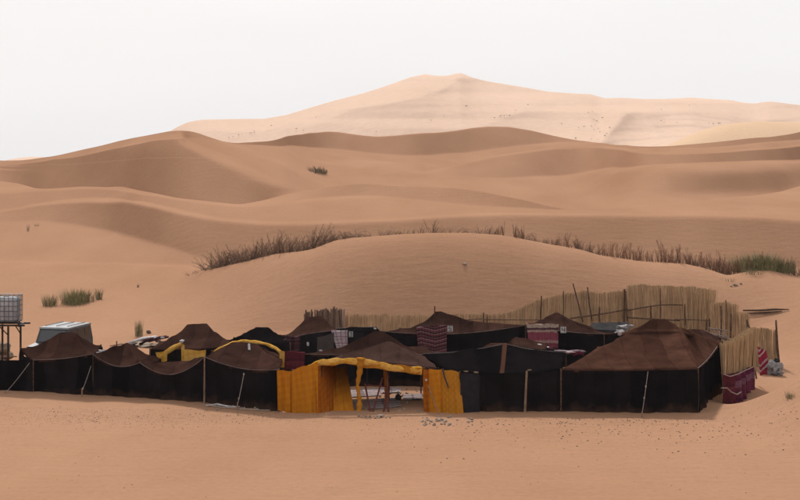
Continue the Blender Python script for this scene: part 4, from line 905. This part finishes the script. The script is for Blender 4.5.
# ------------------------------------------------------------------ water tank on a stand
Yt = 73.0
tk = thing('water_tank', 'caged milky plastic water tank on a stand, cut by the left frame edge', 'water tank', P(3, 376, Yt))
x0, x1 = P(-9, 0, Yt).x, P(17.3, 0, Yt).x; z1, z0 = P(0, 296, Yt).z, P(0, 321.5, Yt).z; cx = (x0+x1)/2; dpt = 1.0
m = MB(); nseg = 4
prof = [(z0+.03, .94), (z0+.10, 1), (z1-.22, 1), (z1-.12, .97), (z1-.06, .80)]
rows = []
for zz, s in prof:
    r = []
    for k in range(24):
        a = 2*math.pi*k/24; cxx = math.copysign(abs(math.cos(a))**.35, math.cos(a)); syy = math.copysign(abs(math.sin(a))**.35, math.sin(a))
        r.append(Vector((cx+cxx*(x1-x0)/2*.95*s, Yt+.5+syy*dpt/2*.95*s, zz)))
    r.append(r[0]); rows.append(r)
m.grid(rows); o_ = len(m.v); m.add(rows[-1][:-1], [tuple(range(24))]); body = m.build('tank_body', 'tank', tk, smooth=True)
m = MB(); m.tube([(cx, Yt+.5, z1-.07), (cx, Yt+.5, z1-.01)], .14, 14); m.build('lid', 'paint_dark', body)
cg = MB()
for i in range(7):
    x = x0+(x1-x0)*i/6
    for y in (Yt, Yt+dpt): cg.tube([(x, y, z0), (x, y, z1)], .014, 5)
for i in range(6):
    y = Yt+dpt*i/5
    for x in (x0, x1): cg.tube([(x, y, z0), (x, y, z1)], .014, 5)
for i in range(6):
    zz = z0+(z1-z0)*i/5; rr = .016 if i < 5 else .024; cg.tube([(x0, Yt, zz), (x1, Yt, zz), (x1, Yt+dpt, zz), (x0, Yt+dpt, zz), (x0, Yt, zz)], rr, 5)
cg.build('cage', 'cage', tk)
m = MB()
for i in range(5): m.box((cx, Yt+.08+i*.21, z0-.04), (x1-x0, .12, .03))
m.box((cx, Yt+.5, z0-.09), (x1-x0, .1, .08)); m.build('pallet', 'metal_dark', tk)
st_ = thing('tank_stand', 'dark steel stand with braced legs under the water tank', 'stand', P(3, 376, Yt))
xs0, xs1 = P(-12, 0, Yt).x, P(18.5, 0, Yt).x; zt = z0-.14
for y in (Yt-.05, Yt+1.05): m = MB(); m.box(((xs0+P(25, 0, Yt).x)/2, y, zt-.04), (P(25, 0, Yt).x-xs0, .07, .08)); m.build('beam', 'metal_dark', st_)
for x in (xs0, xs1): m = MB(); m.box((x, Yt+.5, zt-.045), (.07, 1.03, .07)); m.build('crossbeam', 'metal_dark', st_)
for (x, y) in ((P(8.5, 0, Yt).x, Yt-.05), (P(17.5, 0, Yt).x, Yt+.6), (P(-9, 0, Yt).x, Yt-.05), (P(-3, 0, Yt).x, Yt+1.0)):
    m = MB(); m.box((x, y, (zt-.1-.3)/2), (.08, .08, zt-.08+.3)); m.build('leg', 'metal_dark', st_)
for (xa, xb, y) in ((0.0, 8.5, Yt-.05), (12, 17.5, Yt+.6)):
    A = P(xa, 0, Yt).x; B = P(xb, 0, Yt).x; m = MB(); m.tube([(A, y, zt-.1), (B, y, zt-.5)], .028, 6); m.build('brace', 'metal_dark', st_)
m = MB(); m.tube([P(15, 322, Yt-.15), P(18.5, 322.5, Yt-.15), P(18.8, 327, Yt-.15)], .05, 8); m.build('valve_pipe', 'metal_dark', tk)
crumple('sand coloured tarpaulin heap behind the tank stand at the left edge', 0, 351, 78, (.50, .6, .42), 'tarp_beige', 3, 'tarp_heap', 'tarp')
m = MB(); m.tube([P(-10, 356.5, 75), P(17, 356.5, 75)], .035); tag(m.build('rail', 'wood_pale'), 'thin horizontal pole behind the stand legs', 'pole')

# ------------------------------------------------------------------ grey off-road car behind the left tent
cc = P(61, 345, 77.5); ca = thing('offroad_car', 'boxy grey off-road car with pale roof, half hidden behind the leftmost brown tent', 'car', (cc.x, cc.y, ground(cc.x, cc.y)))
rz = math.radians(76); Rz = Matrix.Rotation(rz, 3, 'Z'); base = Vector(ca['_w'])
def cp(x, y, z): return base+Rz @ Vector((x, y, z))
ztop = P(0, 327.5, 76.8).z-base.z
def prism(prof, y0, y1, name, m_, par, top_in=0):
    mb = MB(); n = len(prof); vs = [cp(x, y0+(top_in if z > 1.2 else 0), z) for x, z in prof]+[cp(x, y1-(top_in if z > 1.2 else 0), z) for x, z in prof]
    mb.add(vs, [tuple(range(n)), tuple(range(2*n-1, n-1, -1))]+[(i, i+n, (i+1) % n+n, (i+1) % n) for i in range(n)]); return mb.build(name, m_, par)
zt_ = ztop
body = prism([(-1.9, .45), (-1.95, 1.05), (-1.05, 1.15), (-.75, zt_-.08), (1.75, zt_-.08), (1.85, 1.1), (1.88, .45)], -.85, .85, 'body', 'car', ca, .08)
prism([(-.80, zt_-.075), (-.72, zt_), (1.70, zt_+.02), (1.78, zt_-.075)], -.80, .80, 'roof', 'car_white', ca)
for (a, b) in ((-.55, .15), (.22, .95), (1.02, 1.6)):
    for sy in (-1, 1):
        mb = MB(); y0_, y1_ = sy*.862, sy*.792; mb.add([cp(a-.08, y0_, 1.18), cp(b, y0_, 1.18), cp(b, y1_, zt_-.16), cp(a+.02, y1_, zt_-.16)], [(0, 1, 2, 3)]); mb.build('side_window', 'glass', ca)
mb = MB(); mb.add([cp(-1.06, -.72, 1.2), cp(-1.06, .72, 1.2), cp(-.80, .66, zt_-.14), cp(-.80, -.66, zt_-.14)], [(0, 1, 2, 3)]); mb.build('windscreen', 'glass', ca)
mb = MB(); mb.add([cp(1.86, -.7, 1.2), cp(1.86, .7, 1.2), cp(1.79, .64, zt_-.16), cp(1.79, -.64, zt_-.16)], [(0, 1, 2, 3)]); mb.build('rear_window', 'glass', ca)
for x in (-1.25, 1.2):
    for y in (-.86, .86):
        mb = MB(); s = 1 if y > 0 else -1; mb.tube([cp(x, y-s*.2, .38), cp(x, y+s*.03, .38)], .38, 18); wh = mb.build('wheel', 'rubber', ca)
        mb = MB(); mb.tube([cp(x, y-s*.02, .38), cp(x, y+s*.045, .38)], .2, 12); mb.build('rim', 'cage', wh)
mb = MB()
for y in (-.6, 0, .6): mb.tube([cp(-.5, y, zt_+.06), cp(1.5, y, zt_+.06)], .02, 5)
mb.build('roof_rack', 'cage', ca)

# ------------------------------------------------------------------ dry palm fronds on the near dune
def frond_mesh(name, m_, L=1.4, lean=.12, bend=0.0, n=26, ll=.36, spread=.38, seed=0):
    rnd = random.Random(seed); mb = MB(); pts = []
    x = z = 0; ang = lean
    for i in range(13): pts.append(Vector((x, 0, z))); ang += bend/12; x += math.sin(ang)*L/12; z += math.cos(ang)*L/12
    mb.tube(pts, [.012*(1-i/14) for i in range(13)], 4)
    for i in range(n):
        t = .12+.86*i/n; f_ = t*12; k_ = min(int(f_), 11); p = lerp(pts[k_], pts[k_+1], f_-k_); d = (pts[k_+1]-pts[k_]).normalized()
        for s in (-1, 1):
            l = ll*(1-.45*t)*rnd.uniform(.6, 1.25); sa = spread*rnd.uniform(.5, 1.6)
            side = Vector((rnd.uniform(-.6, .6), s*rnd.uniform(.3, 1), rnd.uniform(-.1, .2))).normalized() if i % 2 else Vector((s, rnd.uniform(-.8, .8), 0)).normalized()
            dr = (d*math.cos(sa)+side*math.sin(sa)).normalized(); w_ = .008*rnd.uniform(.6, 1.4); pr = dr.cross(Vector((rnd.random(), rnd.random(), .3))).normalized()*w_
            a = p; mid = p+dr*l*.55; tip = p+dr*l+Vector((0, 0, -.05*l))
            mb.add([a-pr*.6, a+pr*.6, mid+pr, mid-pr, tip], [(0, 1, 2, 3), (3, 2, 4)])
    o = mb.build(name, m_); me = o.data; bpy.data.objects.remove(o); return me
def frond_clump(name, m_, L, k, fan, lean, bend, seed, ll=.26, w=.0055):
    """one cut frond set in the sand: ribs fanned from the base with fine dry leaflets"""
    rnd = random.Random(seed); mb = MB()
    for q in range(k):
        a0 = lean+rnd.gauss(0, fan); b0 = rnd.gauss(0, fan); l_ = L*rnd.uniform(.6, 1.05); pts = []; p = Vector((rnd.gauss(0, .05), rnd.gauss(0, .05), 0)); a = a0
        for i in range(10):
            pts.append(p.copy()); a += bend/10*rnd.uniform(.7, 1.3); p = p+Vector((math.sin(a), math.sin(b0), math.cos(a))).normalized()*l_/9
        mb.tube(pts, [.009*(1-i/11) for i in range(10)], 3, False)
        for i in range(26):
            t = .08+.9*i/26; f_ = t*9; kk = min(int(f_), 8); c = lerp(pts[kk], pts[kk+1], f_-kk); d = (pts[kk+1]-pts[kk]).normalized()
            for s_ in (-1, 1):
                l = ll*(1-.4*t)*rnd.uniform(.5, 1.3); sa = rnd.uniform(.15, .75); side = Vector((rnd.gauss(0, 1), s_*abs(rnd.gauss(0, 1)), 0)).normalized()
                dr = (d*math.cos(sa)+side*math.sin(sa)).normalized(); pr = dr.cross(Vector((rnd.random(), rnd.random(), .3))).normalized()*w*rnd.uniform(.6, 1.5)
                mb.add([c-pr, c+pr, c+dr*l+Vector((0, 0, -.06*l))], [(0, 1, 2)])
    o = mb.build(name, m_); me = o.data; bpy.data.objects.remove(o); return me
FG = [frond_clump('frond', 'brush', 1.5, 6, .20, .10+.05*i, .25, i) for i in range(5)]
FR_ = [frond_clump('frond', 'brush_red', 1.5, 5, .10, .02+.04*i, .08, 10+i) for i in range(5)]
FB = [frond_clump('frond', 'brush', 2.4, 4, .22, -.2, 2.6+.3*i, 20+i) for i in range(3)]
def frond_row(label, spec, name='frond_fence'):
    """spec: list of (u0, u1, count, hmin, hmax, meshes, lean)"""
    u0 = spec[0][0]; t = thing(name, label, 'frond fence', xyzc(u0, 0)[0])
    for (ua, ub, n, h0, h1, ms, ln) in spec:
        for i in range(n):
            u = ua+(ub-ua)*(i+random.random())/n; p, _ = xyzc(u, random.uniform(-.5, 1.1)); h = random.uniform(h0, h1)*random.choice((.6, .85, 1.0, 1.2))
            child('frond', random.choice(ms), t, world=p-Vector((0, 0, .06)), rot=(random.gauss(0, .10), random.gauss(ln, .12), random.choice((0, math.pi) if ms is not FG else (0, 0, math.pi))+random.gauss(0, .5)), scale=(h/1.45*random.uniform(.9, 1.3), h/1.45*1.2, h/1.45))
    return t
def xyzc(u, back):
    """point on the crest of the near dune"""
    j = colidx(u); i0 = len(near_Y); i = i0+45; y = YY[i, j]+back; x = (u-400)/F*y; return Vector((x, y, ground(x, y))), y
frond_row('dense grey brown row of dry palm fronds climbing the dune crest at left', [(186, 205, 10, .3, .6, FG, .7), (203, 225, 22, .5, 1.0, FG, .35), (212, 245, 30, .9, 1.35, FG, .05), (240, 290, 46, .9, 1.5, FG, -.12), (288, 309, 22, .6, 1.1, FG, -.1), (200, 300, 30, .3, .6, FG, .1)])
frond_row('separate upright clump of dry fronds right of the bare gap in the crest row', [(311, 318, 10, .9, 1.45, FG, .0), (318, 336, 18, .6, .95, FG, .0), (334, 346, 9, .4, .7, FG, .3)])
frond_row('arched tangle of bent fronds on the highest part of the crest, left of centre', [(338, 366, 12, .55, .85, FB, -.1), (345, 372, 20, .3, .6, FG, .3)])
frond_row('low straggling fronds along the middle of the crest', [(380, 402, 18, .3, .55, FG, .2), (398, 432, 12, .35, .6, FG, .1), (432, 440, 6, .6, 1.0, FG, -.1), (440, 472, 5, .5, .75, FB, 0), (440, 478, 16, .25, .45, FG, .2), (474, 498, 18, .35, .6, FG, .2), (494, 503, 6, .6, 1.0, FR_, 0)])
frond_row('fronds stepping down the crest above the rising reed fence', [(513, 524, 9, .7, 1.1, FR_, 0), (522, 552, 8, .5, .7, FB, 0), (522, 555, 24, .35, .6, FG, .15), (552, 578, 16, .45, .85, FR_, .0), (576, 600, 26, .45, .8, FG, .1)])
frond_row('long row of upright reddish dry fronds along the right part of the crest', [(598, 640, 30, .5, 1.05, FR_, 0), (636, 675, 26, .55, 1.0, FR_, 0), (660, 690, 22, .6, 1.3, FR_, 0), (688, 732, 44, .6, 1.15, FR_, 0), (715, 736, 12, .9, 1.5, FR_, 0), (690, 732, 30, .35, .6, FG, 0), (735, 770, 16, .6, 1.2, FR_, .0)])
frond_row('dark leaning fronds at the right frame edge behind the green shrub', [(786, 815, 22, .6, 1.1, FG, -.5), (790, 796, 3, 1.1, 1.4, FR_, -.4)])

# ------------------------------------------------------------------ grasses and shrubs
def tuft_mesh(name, m_, n, R_, H, spread=.25, seed=0, w_=.008):
    rnd = random.Random(seed); mb = MB()
    for i in range(n):
        a = rnd.uniform(0, 6.283); r = R_*math.sqrt(rnd.random()); b = Vector((math.cos(a)*r, math.sin(a)*r, 0)); h = H*rnd.uniform(.5, 1.1); o = Vector((math.cos(a), math.sin(a), 0))*spread*h*rnd.uniform(.1, 1.1)+Vector((rnd.gauss(0, .06), rnd.gauss(0, .06), 0))*h
        pr = Vector((math.cos(a+1.3), math.sin(a+1.3), 0))*w_*rnd.uniform(.7, 1.3); m1 = b+o*.35+Vector((0, 0, h*.6)); tp = b+o+Vector((0, 0, h))
        mb.add([b-pr, b+pr, m1+pr*.8, m1-pr*.8, tp], [(0, 1, 2, 3), (3, 2, 4)])
    o = mb.build(name, m_); me = o.data; bpy.data.objects.remove(o); return me
def tuft(label, u, v, n, R_, H, m_='green', spread=.25, seed=0, group=None, name='grass_tuft', cat='grass tuft', w_=.009):
    p = xyz(u, v); o = child(name, tuft_mesh(name, m_, n, R_, H, spread, seed, w_), None, world=p-Vector((0, 0, .03))); tag(o, label, cat, group); return o
tuft('smaller green grass tuft left of the big one on the sand at left', 50, 306, 260, .45, .85, 'green_pale', .6, 1)
tuft('biggest dark green grass tuft on the sand above the left tents', 74, 304, 650, .85, 1.05, 'green', .5, 2)
tuft('middle part of the grass row, spilling right of the biggest tuft', 85, 302, 240, .4, .9, 'green', .45, 3)
tuft('thin grass sprig just right of the biggest tuft', 93, 301.5, 30, .12, .7, 'green_pale', .15, 4)
tuft('small separate grass sprig, rightmost of the row above the left tents', 99, 299.5, 110, .22, .85, 'green', .4, 5)
tuft('tall pale upright grass tuft behind the left tent peaks', 139, 336, 130, .22, .95, 'green_pale', .14, 6, w_=.010)
tuft('tiny grass sprout on the sand mound at the right frame edge', 790, 398, 60, .18, .32, 'green_pale', .5, 7, w_=.007)
tuft('tiny dark sprig on the slope left of the frond row', 138, 287.5, 24, .08, .35, 'shrub', .4, 8)
tuft('small dry twig plant on the far left dune face', 28, 231, 20, .15, .9, 'shrub', .5, 9)
tuft('dry twigs beside the small twig plant on the left dune face', 37, 226, 30, .35, .35, 'shrub', .8, 10)
tuft('two greyish bushes in the hollow of the middle dunes', 316, 173, 70, 1.1, 1.0, 'shrub', .6, 11, w_=.05, name='shrub', cat='shrub')
tuft('bushy neighbour right of the pair in the middle dunes', 323, 174, 60, .6, .9, 'green_pale', .6, 12, w_=.05, name='shrub', cat='shrub')
# green shrub in the frond row
for k, (u, n, R_, H, b, lab) in enumerate(((745, 420, 1.0, 1.15, .8, 'pale green feathery shrub at the right end of the frond row'), (762, 600, 1.2, 1.2, .4, 'large green shrub on the crest between fronds at right'), (778, 480, 1.1, .95, .3, 'low green shrub on the crest nearest the right frame edge'))):
    p, _ = xyzc(u, b); o = child('shrub', tuft_mesh('shrub', 'green' if k else 'green_pale', n, R_, H, .55, 30+k, .012), None, world=p-Vector((0, 0, .05))); tag(o, lab, 'shrub')
tuft('sparse dry grass on the saddle below the green shrubs', 752, 274, 90, .7, .35, 'green_pale', .8, 15, w_=.012)
tuft('sparse dry grass sprouts left of the saddle stones', 728, 281, 40, .5, .3, 'green_pale', .7, 16, w_=.010)

# far bushes
def bush_mesh(seed):
    m = MB(); rnd = random.Random(seed)
    for i in range(5): m.blob((rnd.gauss(0, .5), rnd.gauss(0, .5), rnd.uniform(.1, .4)), (rnd.uniform(.4, .7), rnd.uniform(.4, .7), rnd.uniform(.3, .5)), 1, .5, seed+i)
    o = m.build('bush', 'shrub'); me = o.data; bpy.data.objects.remove(o); return me
BM = [bush_mesh(i*7) for i in range(4)]
for lab, grp, pts in (('dark dot of a bush low on the left foot of the far great dune', 'bushes at the left foot of the far dune', [(229, 138), (233, 137), (239, 135.5), (242, 135.5), (250, 134), (252, 133), (254, 132), (255, 133), (272, 126), (296, 129), (303, 131), (316, 118), (376, 132)]),
                      ('dark dot of a bush on the middle face of the far great dune', 'bushes in the middle of the far dune', [(431, 120.5), (444, 117), (466, 107), (494, 118.5), (499, 117), (501, 116), (504, 116), (507, 115.5), (510, 116), (515, 111), (527, 105)]),
                      ('dark dot of a bush scattered left of the small pyramid ridge', 'bushes left of the pyramid ridge', [(578, 128), (583, 127), (588, 113), (592, 112.5), (590, 126.5), (595, 125), (594, 120.5), (596, 121.5), (597, 129), (599, 132.5), (594, 130), (590, 139.5), (598, 140), (604, 136), (561, 124), (606, 134), (602, 118), (609, 128), (575, 139)]),
                      ('dark dot of a bush on the far right slopes above the sunlit yellow dune', 'bushes on the far right slopes', [(660, 121), (663, 123), (689, 106), (708, 124), (713, 124.5), (718, 123.5), (719, 124), (676, 123), (660, 110)])):
    for k, (u, v) in enumerate(pts):
        s = random.uniform(.4, .85); p = hitfar(u, v); o = child('bush', BM[k % 4], None, world=p-Vector((0, 4, 0))+Vector((0, 0, .4)), rot=(0, 0, random.random()*6), scale=(s*1.2, s, s*.9)); tag(o, lab, 'bush', grp)

# ------------------------------------------------------------------ pebbles on the plain
def pebbles(name, pts, smin, smax, m_='pebble'):
    mb = MB(); base = [(1, 0, 0), (-.6, .8, 0), (-.5, -.8, .1), (.1, .1, .8), (.2, .6, .3), (.4, -.6, .35)]
    fs = [(0, 4, 3), (4, 1, 3), (1, 2, 3), (2, 5, 3), (5, 0, 3), (0, 1, 4), (0, 5, 2), (0, 2, 1)]
    for u, v in pts:
        Yp = CAM_H*F/(v-HOR); x = (u-400)/F*Yp; zg = float(znear(x, Yp)); s = smin+(smax-smin)*random.random()**2.5; a = random.random()*6.28; ca_, sa_ = math.cos(a), math.sin(a)
        mb.add([(x+(q[0]*ca_-q[1]*sa_)*s, Yp+(q[0]*sa_+q[1]*ca_)*s, zg+q[2]*s*.8) for q in base], fs)
    o = mb.build(name, m_); o['kind'] = 'stuff'; return o
G = random.gauss
pts = []
for i in range(620):
    u = random.choice((G(110, 70), G(190, 60), G(250, 60), G(70, 60))); v = 417+G(0, 5.5)-.012*(u-150); pts.append((u, max(407.5, v)))
for i in range(260): pts.append((random.uniform(-20, 420), random.uniform(409, 421)))
for i in range(330): pts.append((random.uniform(350, 830), max(419, 424+abs(G(0, 13)))))
for i in range(210): pts.append((G(690, 90), max(419, 430+G(0, 14))))
for i in range(110): pts.append((random.uniform(-20, 820), random.uniform(425, 505)))
for i in range(170): pts.append((random.uniform(470, 690), random.uniform(418, 426)))
pebbles('pebbles', [q for q in pts if q[0] < 420], .010, .036)
pebbles('pebbles', [q for q in pts if q[0] >= 420], .014, .052)
pts = [(random.uniform(-20, 820), 408+abs(G(0, 14))+(8 if 450 < 0 else 0)) for i in range(2600)]
pts += [(G(170, 120), max(409, 415+G(0, 4))) for i in range(5200)]+[(random.uniform(380, 800), max(418, 421+G(0, 2.2))) for i in range(1800)]
pebbles('gravel', [(u, max(v, 409)) for u, v in pts], .007, .017, 'gravel')

for o in bpy.data.objects:
    for kx in ('_w', '_c'):
        if kx in o: del o[kx]
print('objects', len(bpy.data.objects))
